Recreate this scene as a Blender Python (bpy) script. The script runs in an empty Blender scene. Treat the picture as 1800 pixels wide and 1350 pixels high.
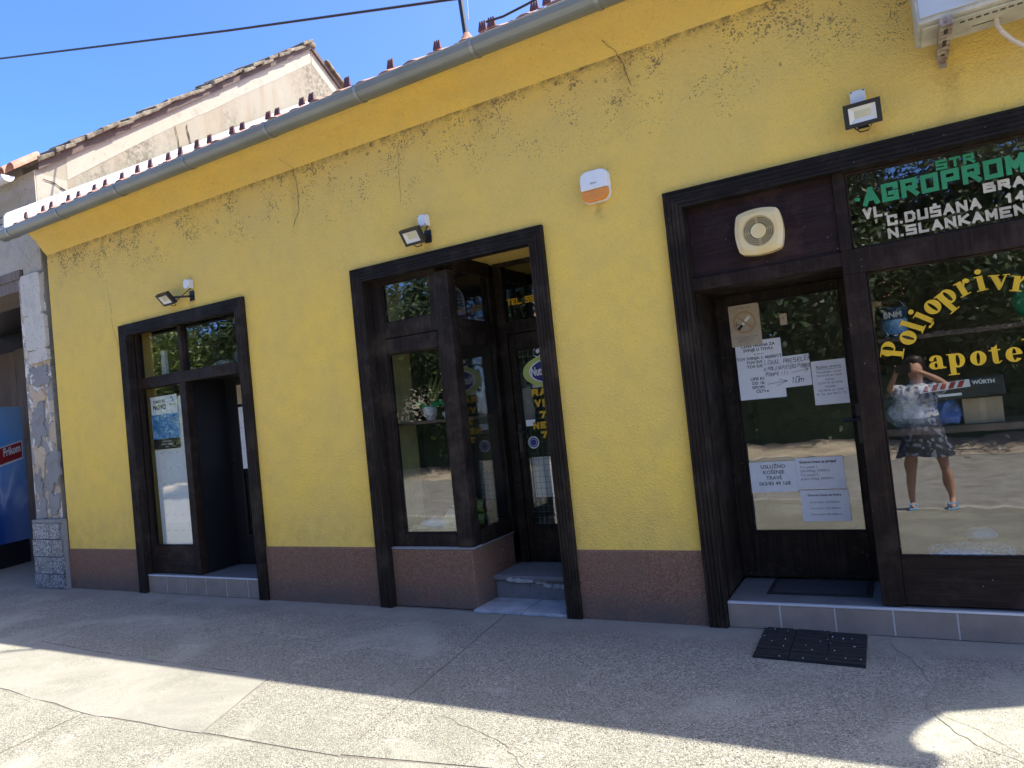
import bpy, bmesh, math, random
from mathutils import Vector, Matrix, noise
random.seed(7)
C = bpy.context.scene.collection
SC = bpy.context.scene

# ------------------------------------------------------------------ camera, sky, sun, exposure
cam_d = bpy.data.cameras.new("camera")
cam = bpy.data.objects.new("camera", cam_d); C.objects.link(cam)
R = [[0.8688935030323407, -0.10598024595110941, -0.4835729658292219],
     [0.4844503205437544, -0.018886360708714193, 0.8746541620446041],
     [-0.10184904178852767, -0.9941799046688294, 0.03488084771305784]]
CAMY, CAMZ = -4.63, 1.54
cam.matrix_world = Matrix(((R[0][0], -R[0][1], -R[0][2], 0.0), (R[1][0], -R[1][1], -R[1][2], CAMY),
                           (R[2][0], -R[2][1], -R[2][2], CAMZ), (0, 0, 0, 1)))
cam_d.sensor_width = 36.0; cam_d.sensor_fit = 'HORIZONTAL'; cam_d.lens = 24.8
cam_d.clip_start = 0.05; cam_d.clip_end = 2000
SC.camera = cam

SUN = Vector((0.53, 0.252, 1.0)).normalized()
world = bpy.data.worlds.new("World"); SC.world = world; world.use_nodes = True
wn = world.node_tree; bg = wn.nodes['Background']
sky = wn.nodes.new('ShaderNodeTexSky'); sky.sky_type = 'NISHITA'; sky.sun_disc = False
sky.sun_elevation = math.asin(SUN.z); sky.sun_rotation = math.atan2(SUN.x, SUN.y)
sky.air_density = 0.36; sky.dust_density = 1.2; sky.ozone_density = 1.1; sky.altitude = 100
hs = wn.nodes.new('ShaderNodeHueSaturation'); hs.inputs['Saturation'].default_value = 1.28; hs.inputs['Hue'].default_value = 0.505
wn.links.new(sky.outputs[0], hs.inputs['Color']); wn.links.new(hs.outputs[0], bg.inputs[0]); bg.inputs[1].default_value = 0.15
sun_d = bpy.data.lights.new("sun", 'SUN'); sun_d.energy = 2.6; sun_d.angle = math.radians(0.53); sun_d.color = (1.0, 0.925, 0.80)
sun = bpy.data.objects.new("sun", sun_d); C.objects.link(sun)
sun.rotation_euler = SUN.to_track_quat('Z', 'Y').to_euler(); sun.location = (6, 4, 14)
SC.view_settings.view_transform = 'Standard'; SC.view_settings.look = 'None'
SC.view_settings.exposure = 2.33; SC.view_settings.gamma = 1.0; SC.view_settings.use_curve_mapping = False
SC.render.engine = 'CYCLES'
SC.cycles.max_bounces = 10; SC.cycles.transparent_max_bounces = 16; SC.cycles.glossy_bounces = 4

# ------------------------------------------------------------------ materials
class NT:
    def __init__(s, name):
        m = bpy.data.materials.new(name); m.use_nodes = True; s.m = m; s.t = m.node_tree
        s.b = s.t.nodes['Principled BSDF']; s.out = s.t.nodes['Material Output']
        s.pos = s.n('ShaderNodeNewGeometry').outputs['Position']
    def n(s, kind, **kw):
        nd = s.t.nodes.new(kind)
        for k, v in kw.items(): setattr(nd, k, v)
        return nd
    def l(s, a, b): s.t.links.new(a, b)
    def scaled(s, vec):
        mp = s.n('ShaderNodeMapping'); mp.inputs['Scale'].default_value = vec; s.l(s.pos, mp.inputs[0]); return mp.outputs[0]
    def noise(s, scale, detail=3, rough=.55, vec=None, out=0, dist=0.0):
        nd = s.n('ShaderNodeTexNoise'); nd.inputs['Scale'].default_value = scale; nd.inputs['Detail'].default_value = detail
        nd.inputs['Roughness'].default_value = rough; nd.inputs['Distortion'].default_value = dist
        s.l(vec if vec else s.pos, nd.inputs['Vector']); return nd.outputs[out]
    def voro(s, scale, out='Distance', feature='F1', vec=None, rnd=1.0):
        nd = s.n('ShaderNodeTexVoronoi', feature=feature); nd.inputs['Scale'].default_value = scale; nd.inputs['Randomness'].default_value = rnd
        s.l(vec if vec else s.pos, nd.inputs['Vector']); return nd.outputs[out]
    def ramp(s, x, stops, interp='LINEAR'):
        r = s.n('ShaderNodeValToRGB'); r.color_ramp.interpolation = interp
        while len(r.color_ramp.elements) < len(stops): r.color_ramp.elements.new(0.5)
        for e, (p, c) in zip(r.color_ramp.elements, stops):
            e.position = p; e.color = (*c, 1) if isinstance(c, tuple) else (c, c, c, 1)
        s.l(x, r.inputs[0]); return r.outputs[0]
    def mix(s, f, a, b, blend='MIX'):
        m = s.n('ShaderNodeMix', data_type='RGBA', blend_type=blend)
        for sock, v in ((m.inputs[0], f), (m.inputs[6], a), (m.inputs[7], b)):
            if isinstance(v, (int, float)): sock.default_value = v
            elif isinstance(v, tuple): sock.default_value = (*v, 1)
            else: s.l(v, sock)
        return m.outputs[2]
    def math(s, op, a, b=0.0, clamp=False):
        m = s.n('ShaderNodeMath', operation=op); m.use_clamp = clamp
        for sock, v in ((m.inputs[0], a), (m.inputs[1], b)):
            if isinstance(v, (int, float)): sock.default_value = v
            else: s.l(v, sock)
        return m.outputs[0]
    def xyz(s):
        x = s.n('ShaderNodeSeparateXYZ'); s.l(s.pos, x.inputs[0]); return x.outputs
    def range(s, x, a, b):
        m = s.n('ShaderNodeMapRange'); m.interpolation_type = 'SMOOTHSTEP'; m.inputs[1].default_value = a; m.inputs[2].default_value = b
        s.l(x, m.inputs[0]); return m.outputs[0]
    def bump(s, h, strength=.5, dist=.005, prev=None):
        b = s.n('ShaderNodeBump'); b.inputs['Strength'].default_value = strength; b.inputs['Distance'].default_value = dist
        s.l(h, b.inputs['Height'])
        if prev is not None: s.l(prev, b.inputs['Normal'])
        s.l(b.outputs[0], s.b.inputs['Normal']); return b.outputs[0]
    def done(s, col=None, rough=.6, metal=0.0, spec=None):
        if col is not None:
            if isinstance(col, tuple): s.b.inputs['Base Color'].default_value = (*col, 1)
            else: s.l(col, s.b.inputs['Base Color'])
        if isinstance(rough, (int, float)): s.b.inputs['Roughness'].default_value = rough
        else: s.l(rough, s.b.inputs['Roughness'])
        s.b.inputs['Metallic'].default_value = metal
        if spec is not None: s.b.inputs['Specular IOR Level'].default_value = spec
        return s.m

def simple(name, c, rough=.6, var=.12, scale=6., metal=0., bump=0., bscale=60., bd=.002, c2=None, spec=None):
    t = NT(name)
    c2 = c2 or tuple(v * (1 - var * 1.6) for v in c)
    f = t.ramp(t.noise(scale, 5, .6), [(.35, 0.), (.68, 1.)])
    col = t.mix(f, c, c2)
    if bump: t.bump(t.noise(bscale, 4), bump, bd)
    return t.done(col, rough, metal, spec)

def mat_wall(name, spots):
    t = NT(name); x = t.xyz()
    col = t.mix(t.ramp(t.noise(.8, 6, .65, dist=.4), [(.3, 0.), (.7, 1.)]), (.95, .63, .105), (.82, .565, .145))
    col = t.mix(t.ramp(t.noise(.45, 4, .6, vec=t.scaled((1.6, 1, .7))), [(.55, 0.), (.75, .35)]), col, (.98, .68, .20))
    col = t.mix(t.math('MULTIPLY', t.ramp(t.noise(5, 6, .7), [(.45, 0.), (.75, 1.)]), .35), col, (.60, .42, .14))
    grain = t.noise(58, 5, .78)
    col = t.mix(t.ramp(grain, [(.33, .42), (.47, 0.)]), col, (.50, .34, .085))
    if spots:
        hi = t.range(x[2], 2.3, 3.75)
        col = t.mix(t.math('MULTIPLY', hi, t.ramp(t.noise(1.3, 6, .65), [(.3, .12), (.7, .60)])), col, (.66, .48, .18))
        st = t.noise(1.0, 5, .7, vec=t.scaled((4, 1, .8)), dist=.5)
        col = t.mix(t.math('MULTIPLY', t.ramp(st, [(.60, 0.), (.80, .22)]), t.range(x[2], 1.6, 3.4)), col, (.40, .31, .14))
        zz = t.math('ADD', t.range(x[2], 3.0, 3.86), .14)
        cl = t.ramp(t.noise(2.2, 4, .7), [(.36, 0.), (.62, 1.)])
        wv = t.n('ShaderNodeVectorMath', operation='ADD'); sc_ = t.n('ShaderNodeVectorMath', operation='SCALE'); sc_.inputs[3].default_value = .07; t.l(t.noise(16, 3, .7, out=1), sc_.inputs[0]); t.l(t.pos, wv.inputs[0]); t.l(sc_.outputs[0], wv.inputs[1])
        v = t.voro(13, 'Distance', vec=wv.outputs[0])
        rn = t.noise(7, 2)
        rad = t.math('MULTIPLY', t.math('MULTIPLY', cl, zz), t.math('MULTIPLY', rn, .46))
        dots = t.range(t.math('ADD', t.math('SUBTRACT', rad, v), t.math('MULTIPLY', t.math('SUBTRACT', t.noise(90, 3, .7), .5), .22)), -.05, .16)
        col = t.mix(t.math('MULTIPLY', dots, .72), col, (.13, .10, .065))
        v2 = t.voro(55, 'Distance', vec=wv.outputs[0]); rad2 = t.math('MULTIPLY', t.math('MULTIPLY', t.ramp(t.noise(3.1, 4, .7), [(.40, 0.), (.64, 1.)]), zz), .56)
        col = t.mix(t.math('MULTIPLY', t.range(t.math('SUBTRACT', rad2, v2), -.09, .14), .75), col, (.13, .10, .06))
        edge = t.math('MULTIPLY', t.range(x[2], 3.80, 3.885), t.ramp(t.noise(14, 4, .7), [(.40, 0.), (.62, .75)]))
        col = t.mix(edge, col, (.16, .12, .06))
        # rust and grime runs below the siren, the lamps and the bracket
        for (sx_, sz_, w_, h_, a_) in ((-1.70, 2.905, .07, .16, .75), (-3.18, 3.0, .07, .30, .55), (-6.1, 3.0, .08, .28, .6), (.0, 2.95, .10, .2, .35), (.40, 3.20, .09, .5, .5), (-4.6, 3.88, .10, .7, .4), (-1.45, 3.88, .10, .6, .5), (-2.6, 3.88, .14, .4, .35), (-5.9, 3.88, .2, .35, .3)):
            mx_ = t.math('SUBTRACT', 1., t.range(t.math('ABSOLUTE', t.math('ADD', t.math('SUBTRACT', x[0], sx_), t.math('MULTIPLY', t.math('SUBTRACT', t.noise(5, 4, .7), .5), .25))), 0., w_))
            mz_ = t.math('MULTIPLY', t.range(x[2], sz_ - h_, sz_), t.math('LESS_THAN', x[2], sz_ + .02))
            f_ = t.math('MULTIPLY', t.math('MULTIPLY', mx_, mz_), t.math('MULTIPLY', t.ramp(t.noise(12, 4, .7), [(.3, 0.), (.6, 1.)]), a_))
            col = t.mix(f_, col, (.36, .21, .07))
        # splash dirt just over the plinth
        lo = t.math('MULTIPLY', t.math('SUBTRACT', 1.0, t.range(x[2], .45, 1.1)), t.ramp(t.noise(9, 5, .7), [(.46, 0.), (.72, .42)]))
        col = t.mix(lo, col, (.50, .34, .11))
    if not spots:
        col = t.mix(t.ramp(t.noise(1.6, 7, .7), [(.35, .12), (.7, .55)]), col, (.74, .56, .20))
        col = t.mix(t.ramp(t.noise(40, 3, .7), [(.64, 0.), (.72, .5)]), col, (.30, .22, .09))
    h = t.math('ADD', t.math('MULTIPLY', t.voro(75, 'Distance'), .9), t.noise(110, 4, .7))
    b1 = t.bump(h, .7, .008)
    t.bump(t.noise(2.5, 3), .25, .02, b1)
    return t.done(col, .92, spec=.2)

def mat_plinth():
    t = NT('plinth_render'); x = t.xyz()
    c = t.voro(170, 'Color'); sp = t.n('ShaderNodeSeparateColor'); t.l(c, sp.inputs[0])
    col = t.ramp(sp.outputs[0], [(0., (.14, .068, .042)), (.45, (.215, .105, .062)), (.8, (.26, .135, .082)), (1., (.34, .21, .135))])
    col = t.mix(t.math('MULTIPLY', t.ramp(t.noise(3, 5, .65), [(.4, 0.), (.7, 1.)]), .6), col, (.20, .125, .075))
    col = t.mix(t.ramp(t.noise(7, 6, .75, vec=t.scaled((1, 1, 2.5))), [(.62, 0.), (.75, .35)]), col, (.30, .25, .22))
    lo = t.math('MULTIPLY', t.math('SUBTRACT', 1., t.range(x[2], .02, .26)), t.noise(6, 4))
    col = t.mix(t.math('MULTIPLY', lo, 1.1, True), col, (.10, .085, .075))
    t.bump(t.voro(170), .6, .004)
    return t.done(col, .8, spec=.3)

def mat_wood(name, c1, c2, c3, vertical=True, rough=.45):
    t = NT(name)
    v = t.scaled((38, 38, 1.6) if vertical else (1.6, 38, 38))
    g = t.noise(1.6, 6, .65, vec=v, dist=.4)
    col = t.ramp(g, [(.28, c1), (.52, c2), (.78, c3)])
    w = t.ramp(t.noise(4, 5, .7), [(.5, 0.), (.72, .7)])
    col = t.mix(w, col, tuple(v_ * 1.7 for v_ in c3))
    sp = t.n('ShaderNodeSeparateColor'); t.l(t.voro(42, 'Color'), sp.inputs[0])
    chip = t.math('MULTIPLY', t.math('GREATER_THAN', sp.outputs[0], .955), t.math('LESS_THAN', t.math('ADD', t.voro(42, 'Distance'), t.math('MULTIPLY', t.noise(120, 3), .3)), .30))
    col = t.mix(t.math('MULTIPLY', chip, .75), col, (.20, .17, .14))
    t.bump(g, .5, .003)
    return t.done(col, t.ramp(t.noise(7, 4), [(.3, rough + .05), (.7, rough + .35)]), spec=.16)

def mat_ground(name, c1, c2, pebble=1.0, patch=.5):
    t = NT(name)
    d = t.n('ShaderNodeSeparateColor'); t.l(t.voro(125, 'Color'), d.inputs[0])
    dist = t.voro(125, 'Distance')
    peb = t.ramp(d.outputs[0], [(0., (.07, .066, .055)), (.13, (.18, .17, .14)), (.5, (.30, .302, .248)), (.85, (.375, .378, .318)), (1., (.49, .49, .42))])
    gap = t.range(dist, .30, .52)
    peb = t.mix(t.math('MULTIPLY', gap, .55), peb, (.13, .12, .10))
    dark = t.voro(56, 'Distance'); dk = t.n('ShaderNodeSeparateColor'); t.l(t.voro(56, 'Color'), dk.inputs[0])
    peb = t.mix(t.math('MULTIPLY', t.math('GREATER_THAN', dk.outputs[1], .84), t.math('SUBTRACT', 1., t.range(dark, .18, .36))), peb, (.07, .06, .052))
    smooth = t.mix(t.noise(2.2, 6, .7), c1, c2)
    smooth = t.mix(t.ramp(t.noise(60, 4, .7), [(.3, .35), (.5, 0.)]), smooth, tuple(v * .55 for v in c1))
    big = t.noise(.75, 6, .68, dist=.9)
    f = t.math('MULTIPLY', t.ramp(big, [(patch - .10, 1.), (patch + .08, .15)]), pebble)
    near = t.math('SUBTRACT', 1., t.range(t.math('ADD', t.xyz()[1], t.math('MULTIPLY', t.noise(3, 4), .35)), -.18, .10))
    f = t.math('MULTIPLY', f, near)
    col = t.mix(f, smooth, peb)
    st = t.ramp(t.noise(1.1, 8, .74, dist=1.2), [(.44, 0.), (.70, .62)])
    col = t.mix(st, col, tuple(v * .62 for v in c1))
    lt = t.ramp(t.noise(3.3, 7, .7, vec=t.scaled((1, 2.2, 1)), dist=1.0), [(.58, 0.), (.74, .4)])
    col = t.mix(lt, col, tuple(min(1, v * 1.25) for v in c2))
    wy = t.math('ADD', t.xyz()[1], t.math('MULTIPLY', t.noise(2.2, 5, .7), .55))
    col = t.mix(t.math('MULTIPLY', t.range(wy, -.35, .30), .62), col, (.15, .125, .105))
    hh = t.math('MULTIPLY', t.math('SUBTRACT', 1., dist), f)
    b1 = t.bump(hh, .8, .007)
    t.bump(t.noise(130, 4, .7), .35, .003, b1)
    return t.done(col, .9, spec=.25)

def mat_cream():
    t = NT('cream_plaster'); x = t.xyz()
    col = t.mix(t.noise(.6, 6, .65), (.29, .28, .225), (.24, .225, .175))
    col = t.mix(t.ramp(t.noise(2.0, 6, .7), [(.5, 0.), (.75, .6)]), col, (.32, .31, .25))
    blot = t.math('MULTIPLY', t.ramp(t.noise(.9, 3, .6, vec=t.scaled((1, 1.3, .55))), [(.44, 0.), (.60, 1.)]), t.ramp(t.noise(14, 6, .8), [(.42, 0.), (.58, 1.)]))
    col = t.mix(t.math('MULTIPLY', blot, .85), col, (.10, .09, .07))
    st = t.math('MULTIPLY', t.ramp(t.noise(1.3, 5, .7, vec=t.scaled((1, 4, .35))), [(.46, 0.), (.7, .75)]), 1.)
    col = t.mix(st, col, (.24, .19, .13))
    t.bump(t.noise(30, 5, .7), .35, .012)
    return t.done(col, .92, spec=.2)

def mat_grey_plaster(name, c1, c2, c3, bump=.6):
    t = NT(name)
    col = t.mix(t.noise(1.6, 6, .65), c1, c2)
    col = t.mix(t.ramp(t.noise(26, 4, .8), [(.56, 0.), (.70, .8)]), col, c3)
    col = t.mix(t.ramp(t.noise(4, 6, .7), [(.52, 0.), (.72, .6)]), col, tuple(v * .55 for v in c1))
    t.bump(t.noise(45, 5, .7), bump, .008)
    return t.done(col, .93, spec=.2)

def mat_peeling():
    t = NT('peeling_pier_plaster')
    n1 = t.noise(3.4, 5, .62, dist=.9); n2 = t.noise(4.6, 4, .6, vec=t.scaled((1, 1, .8)), dist=.7)
    a = t.math('GREATER_THAN', n1, .50); b = t.math('GREATER_THAN', n2, .55)
    base = t.mix(t.noise(6, 5, .7), (.52, .40, .25), (.44, .37, .29))
    col = t.mix(a, base, t.mix(t.noise(20, 4), (.27, .26, .24), (.36, .345, .315)))
    col = t.mix(b, col, t.mix(t.noise(18, 5, .7), (.80, .76, .68), (.62, .57, .49)))
    ed = t.math('LESS_THAN', t.math('ABSOLUTE', t.math('SUBTRACT', n1, .50)), .010)
    col = t.mix(t.math('MULTIPLY', ed, .7), col, (.10, .075, .055))
    col = t.mix(t.ramp(t.noise(34, 4, .8), [(.58, 0.), (.70, .7)]), col, (.17, .13, .10))
    t.bump(t.math('ADD', t.math('ADD', t.math('MULTIPLY', a, .8), t.math('MULTIPLY', b, .8)), t.math('MULTIPLY', t.noise(50, 5, .7), .5)), .8, .012)
    return t.done(col, .93, spec=.15)

def mat_granite():
    t = NT('granite_speckle'); s = t.n('ShaderNodeSeparateColor'); t.l(t.voro(75, 'Color'), s.inputs[0])
    col = t.ramp(s.outputs[0], [(0., (.05, .05, .055)), (.3, (.16, .165, .17)), (.6, (.34, .35, .36)), (1., (.58, .59, .60))], 'CONSTANT')
    col = t.mix(t.ramp(t.noise(5, 5, .7), [(.45, 0.), (.7, .55)]), col, (.16, .15, .13))
    return t.done(col, .45)

def mat_tile():
    t = NT('terracotta')
    col = t.ramp(t.noise(5, 6, .7), [(.3, (.24, .10, .065)), (.55, (.36, .19, .13)), (.8, (.42, .29, .23))])
    t.bump(t.noise(70, 4), .3, .003)
    return t.done(col, .85)

def mat_old_tile():
    t = NT('mossy_tile')
    col = t.ramp(t.noise(9, 6, .75), [(.3, (.045, .04, .03)), (.5, (.16, .14, .105)), (.72, (.29, .265, .21))])
    t.bump(t.noise(40, 5, .7), .8, .012)
    return t.done(col, .95, spec=.15)

def mat_glass(name='window_glass', f0=.095, tint=.955):
    t = NT(name); t.t.nodes.remove(t.b)
    lw = t.n('ShaderNodeLayerWeight'); lw.inputs[0].default_value = .5
    p = t.math('POWER', lw.outputs['Facing'], 4.0)
    fac = t.math('ADD', f0, t.math('MULTIPLY', p, .9), True)
    tr = t.n('ShaderNodeBsdfTransparent'); tr.inputs[0].default_value = (tint * .98, tint, tint * .985, 1)
    gl = t.n('ShaderNodeBsdfGlossy'); gl.inputs['Roughness'].default_value = 0.0; gl.inputs[0].default_value = (.98, .99, 1, 1)
    bp = t.n('ShaderNodeBump'); bp.inputs['Strength'].default_value = .10; bp.inputs['Distance'].default_value = .012
    t.l(t.noise(2.6, 2), bp.inputs['Height']); t.l(bp.outputs[0], gl.inputs['Normal'])
    mx = t.n('ShaderNodeMixShader'); t.l(fac, mx.inputs[0]); t.l(tr.outputs[0], mx.inputs[1]); t.l(gl.outputs[0], mx.inputs[2])
    t.l(mx.outputs[0], t.out.inputs[0]); return t.m

def mat_film(name, c, alpha=.35):
    t = NT(name); f = t.ramp(t.noise(24, 5, .7, dist=1.5), [(.35, alpha * .5), (.65, min(1, alpha * 1.7))])
    t.done(c, .22); t.l(f, t.b.inputs['Alpha']); t.bump(t.noise(30, 4, .7, dist=1.), .9, .02); return t.m

def mat_freezer():
    t = NT('blue_print'); x = t.xyz()
    w = t.noise(1.1, 2, .5, vec=t.scaled((1.2, 1.2, 1.0)), dist=1.6)
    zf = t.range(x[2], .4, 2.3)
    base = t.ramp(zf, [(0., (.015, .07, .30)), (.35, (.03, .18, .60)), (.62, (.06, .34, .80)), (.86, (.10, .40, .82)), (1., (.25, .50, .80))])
    sw = t.ramp(t.math('ABSOLUTE', t.math('SUBTRACT', w, .5)), [(0., .8), (.05, .35), (.14, 0.)])
    band = t.math('MULTIPLY', sw, t.math('MULTIPLY', t.range(x[2], .7, 1.05), t.math('SUBTRACT', 1., t.range(x[2], 1.25, 1.6))))
    col = t.mix(band, base, (.70, .80, .90))
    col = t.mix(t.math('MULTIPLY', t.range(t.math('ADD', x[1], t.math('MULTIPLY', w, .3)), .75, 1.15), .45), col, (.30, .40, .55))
    return t.done(col, .3)

def mat_gate():
    t = NT('old_planks')
    g = t.noise(1.5, 6, .7, vec=t.scaled((30, 30, 1.2)), dist=.5)
    col = t.ramp(g, [(.28, (.07, .05, .038)), (.5, (.17, .13, .10)), (.78, (.27, .215, .165))])
    t.bump(g, .5, .003); return t.done(col, .85)

def mat_floral(name, a, b, c):
    t = NT(name); s = t.n('ShaderNodeSeparateColor'); t.l(t.voro(26, 'Color'), s.inputs[0])
    col = t.ramp(s.outputs[0], [(0., a), (.45, b), (.75, c)], 'CONSTANT'); return t.done(col, .85)

def mat_photo():
    t = NT('poster_photo')
    col = t.ramp(t.noise(14, 6, .75, dist=1.2), [(.3, (.015, .08, .25)), (.5, (.06, .28, .60)), (.66, (.45, .68, .85)), (.8, (.85, .9, .92))])
    return t.done(col, .4)

W = {}
W['wall'] = mat_wall('yellow_render', True); W['cove'] = mat_wall('yellow_render_cove', False)
W['plinth'] = mat_plinth()
W['wood'] = mat_wood('dark_wood', (.009, .006, .004), (.018, .012, .008), (.040, .029, .020))
W['woodh'] = mat_wood('dark_wood_horizontal', (.007, .006, .005), (.013, .010, .009), (.027, .022, .018), False)
W['brown'] = mat_wood('brown_wood', (.014, .008, .005), (.024, .014, .009), (.042, .028, .020), False)
W['brownv'] = mat_wood('brown_wood_upright', (.011, .006, .004), (.019, .011, .007), (.034, .022, .015))
W['fanwood'] = mat_wood('red_brown_panel', (.012, .007, .007), (.022, .011, .010), (.040, .021, .017), False)
W['black'] = simple('black_paint_and_shade', (.008, .008, .009), .5)  # door joinery paint, also the shade painted on the gateway lining
W['glass'] = mat_glass(); 
W['ground'] = mat_ground('aggregate_concrete', (.292, .295, .240), (.35, .352, .292), 1.0, .60)
W['patch'] = mat_ground('trowelled_cement', (.225, .222, .190), (.272, .268, .234), .6, .48)
W['gap'] = simple('joint_dirt', (.14, .125, .10), .95)
W['asphalt'] = simple('asphalt', (.27, .26, .235), .9, .25, 3., bump=.6, bscale=120, bd=.006)
W['verge'] = simple('dusty_verge', (.50, .42, .31), .95, .3, 2., bump=.6, bscale=40, bd=.02)
W['kerb'] = simple('kerb_concrete', (.38, .36, .32), .9, .2, 5., bump=.4)
W['zinc'] = simple('zinc_gutter', (.25, .26, .24), .42, .10, 3., metal=.4)
W['zincrim'] = simple('zinc_bracket', (.36, .37, .36), .45, .2, 9., metal=.6)
W['terra'] = mat_tile(); W['guard'] = simple('brown_metal', (.13, .045, .035), .5, .3)
W['whitemetal'] = simple('white_sheet_metal', (.60, .62, .64), .35, .06)
W['cream'] = mat_cream(); W['oldtile'] = mat_old_tile()
W['creamband'] = mat_grey_plaster('pale_lime_plaster', (.345, .335, .285), (.32, .30, .24), (.24, .22, .17), .5)
W['mortar'] = mat_grey_plaster('shaded_verge_mortar', (.085, .065, .06), (.14, .115, .10), (.05, .04, .035), .8)
W['greypl'] = mat_grey_plaster('grey_stone_plaster', (.50, .44, .35), (.40, .35, .275), (.13, .105, .08))
W['quoin'] = mat_grey_plaster('quoin_plaster', (.66, .61, .51), (.54, .49, .41), (.15, .12, .10))
W['brickpl'] = mat_grey_plaster('worn_brick_plaster', (.56, .40, .22), (.52, .44, .34), (.24, .14, .09), .9)
W['lime'] = mat_grey_plaster('whitewash', (.86, .82, .74), (.74, .69, .60), (.30, .24, .18), .7)
W['cement'] = mat_grey_plaster('cement_patch', (.24, .235, .22), (.30, .285, .265), (.17, .16, .15), .4)
W['granite'] = mat_granite(); W['peel'] = mat_peeling(); W['planks'] = mat_gate()
W['freezer'] = mat_freezer(); W['red'] = simple('red_print', (.42, .025, .03), .4); W['white'] = simple('white_paint', (.80, .80, .78), .45, .06)
W['paper'] = simple('white_paper', (.87, .87, .85), .8, .05, 14., bump=.15, bscale=18, bd=.004)
W['cardpaper'] = simple('yellowed_card', (.58, .47, .32), .7, .15, 12.)
W['ink'] = simple('black_ink', (.012, .012, .014), .6); W['greyink'] = simple('grey_ink', (.10, .10, .105), .6)
W['tan'] = simple('tan_ink', (.50, .31, .15), .6); W['pen'] = simple('pen_ink', (.05, .045, .075), .6)
W['photo'] = mat_photo(); W['cyan'] = simple('cyan_ink', (.02, .32, .48), .5)
W['lampblack'] = simple('lamp_black', (.014, .014, .015), .42); W['plastic'] = simple('white_plastic', (.74, .74, .70), .4, .08)
W['reflector'] = simple('lamp_reflector', (.72, .69, .60), .3, .05); W['led'] = simple('lamp_led_panel', (.62, .56, .36), .5)
W['orange'] = simple('orange_plastic', (.88, .30, .03), .3, .12)
W['fan'] = simple('yellowed_plastic', (.74, .54, .22), .45, .14, 8., c2=(.74, .60, .33)); W['slot'] = simple('fan_slot', (.03, .025, .02), .7)
W['ac'] = simple('ac_casing', (.60, .57, .47), .5, .22, 9.); W['acfront'] = simple('ac_front', (.50, .52, .52), .35, .06)
W['rust'] = simple('rusty_bracket', (.50, .43, .34), .6, .3, 22., c2=(.10, .045, .035))
W['hose'] = simple('ribbed_hose', (.62, .52, .42), .6); W['cable'] = simple('black_cable', (.010, .010, .013), .6)
W['ttile'] = simple('threshold_tile', (.30, .235, .18), .5, .14, 6.); W['ttop'] = simple('threshold_top_tile', (.17, .17, .172), .35, .15, 5.)
W['trim'] = simple('aluminium_trim', (.80, .82, .86), .3, .05, metal=.6); W['grout'] = simple('pale_grout', (.66, .60, .52), .9)
W['marble'] = simple('grey_marble', (.42, .43, .44), .4, .35, 7., c2=(.25, .26, .28)); W['step'] = mat_grey_plaster('worn_step', (.17, .165, .16), (.22, .21, .20), (.08, .075, .07), .8)
W['chip'] = simple('chipped_plaster', (.50, .48, .45), .9, .3)
W['mat'] = simple('rubber_black', (.016, .016, .017), .75, .3, 30.); W['doormat'] = simple('door_mat_grey', (.045, .045, .047), .95, .3, 60., bump=.8, bscale=200)
W['room'] = simple('shop_wall', (.20, .17, .13), .9); W['roomfloor'] = simple('shop_floor', (.16, .13, .11), .6)
W['sidewall'] = simple('ochre_board', (.52, .44, .18), .8, .25, 3., bump=.5, bscale=30)
W['shelf'] = simple('shelf_board', (.16, .095, .07), .6, .3, 6.)
W['yellow'] = simple('yellow_vinyl', (.76, .45, .010), .5, .15); W['green'] = simple('green_paint', (.03, .26, .09), .5, .12)
W['ivory'] = simple('ivory_paint', (.62, .53, .36), .55, .2, 14.); W['navy'] = simple('navy_vinyl', (.022, .03, .19), .4); W['lime2'] = simple('lime_vinyl', (.52, .62, .16), .4)
W['bucket'] = simple('bucket_blue', (.02, .05, .13), .35); W['blue'] = simple('label_blue', (.05, .22, .48), .4, .4, 30., c2=(.35, .55, .72))
W['case'] = simple('case_black', (.02, .018, .022), .4); W['carton'] = simple('cardboard', (.42, .30, .18), .85, .1)
W['ball'] = simple('green_ball', (.03, .34, .16), .3); W['lightwood'] = simple('light_wood', (.50, .31, .13), .6)
W['bag'] = mat_film('clear_bag', (.75, .77, .78), .26); W['bluebag'] = simple('blue_bag', (.10, .17, .42), .35, .4, 12.); W['whitebag'] = simple('white_bag', (.80, .80, .78), .35, .15, 12.)
W['yellowbag'] = simple('yellow_wrap', (.70, .56, .10), .4, .3, 16., c2=(.75, .74, .65)); W['ribbon'] = simple('green_ribbon', (.02, .36, .11), .3)
W['wire'] = simple('pale_wire', (.50, .55, .58), .4); W['cagebase'] = simple('cage_blue', (.12, .27, .55), .4); W['meshgreen'] = simple('grille_green', (.20, .34, .29), .5)
W['canlime'] = simple('can_lime', (.30, .38, .06), .4, .4, 20.); W['silver'] = simple('steel', (.55, .55, .56), .3, .05, metal=.9)
W['skin'] = simple('skin', (.48, .26, .17), .6, .08); W['hair'] = simple('brown_hair', (.03, .018, .012), .5)
W['blouse'] = mat_floral('floral_blouse', (.34, .35, .40), (.48, .45, .43), (.07, .10, .18)); W['skirt'] = mat_floral('dark_skirt', (.015, .017, .022), (.03, .035, .05), (.13, .15, .20))
W['shoe'] = simple('blue_sandal', (.20, .40, .62), .5)
W['leaf'] = simple('leaf_green', (.045, .075, .017), .5, .5, 1.2, c2=(.018, .038, .010)); W['leaf2'] = simple('leaf_light', (.15, .19, .03), .5, .4, 1.2, c2=(.06, .10, .018))
W['bark'] = simple('bark', (.12, .09, .065), .9, .4, 9., bump=.8, bscale=14, bd=.03)
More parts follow.
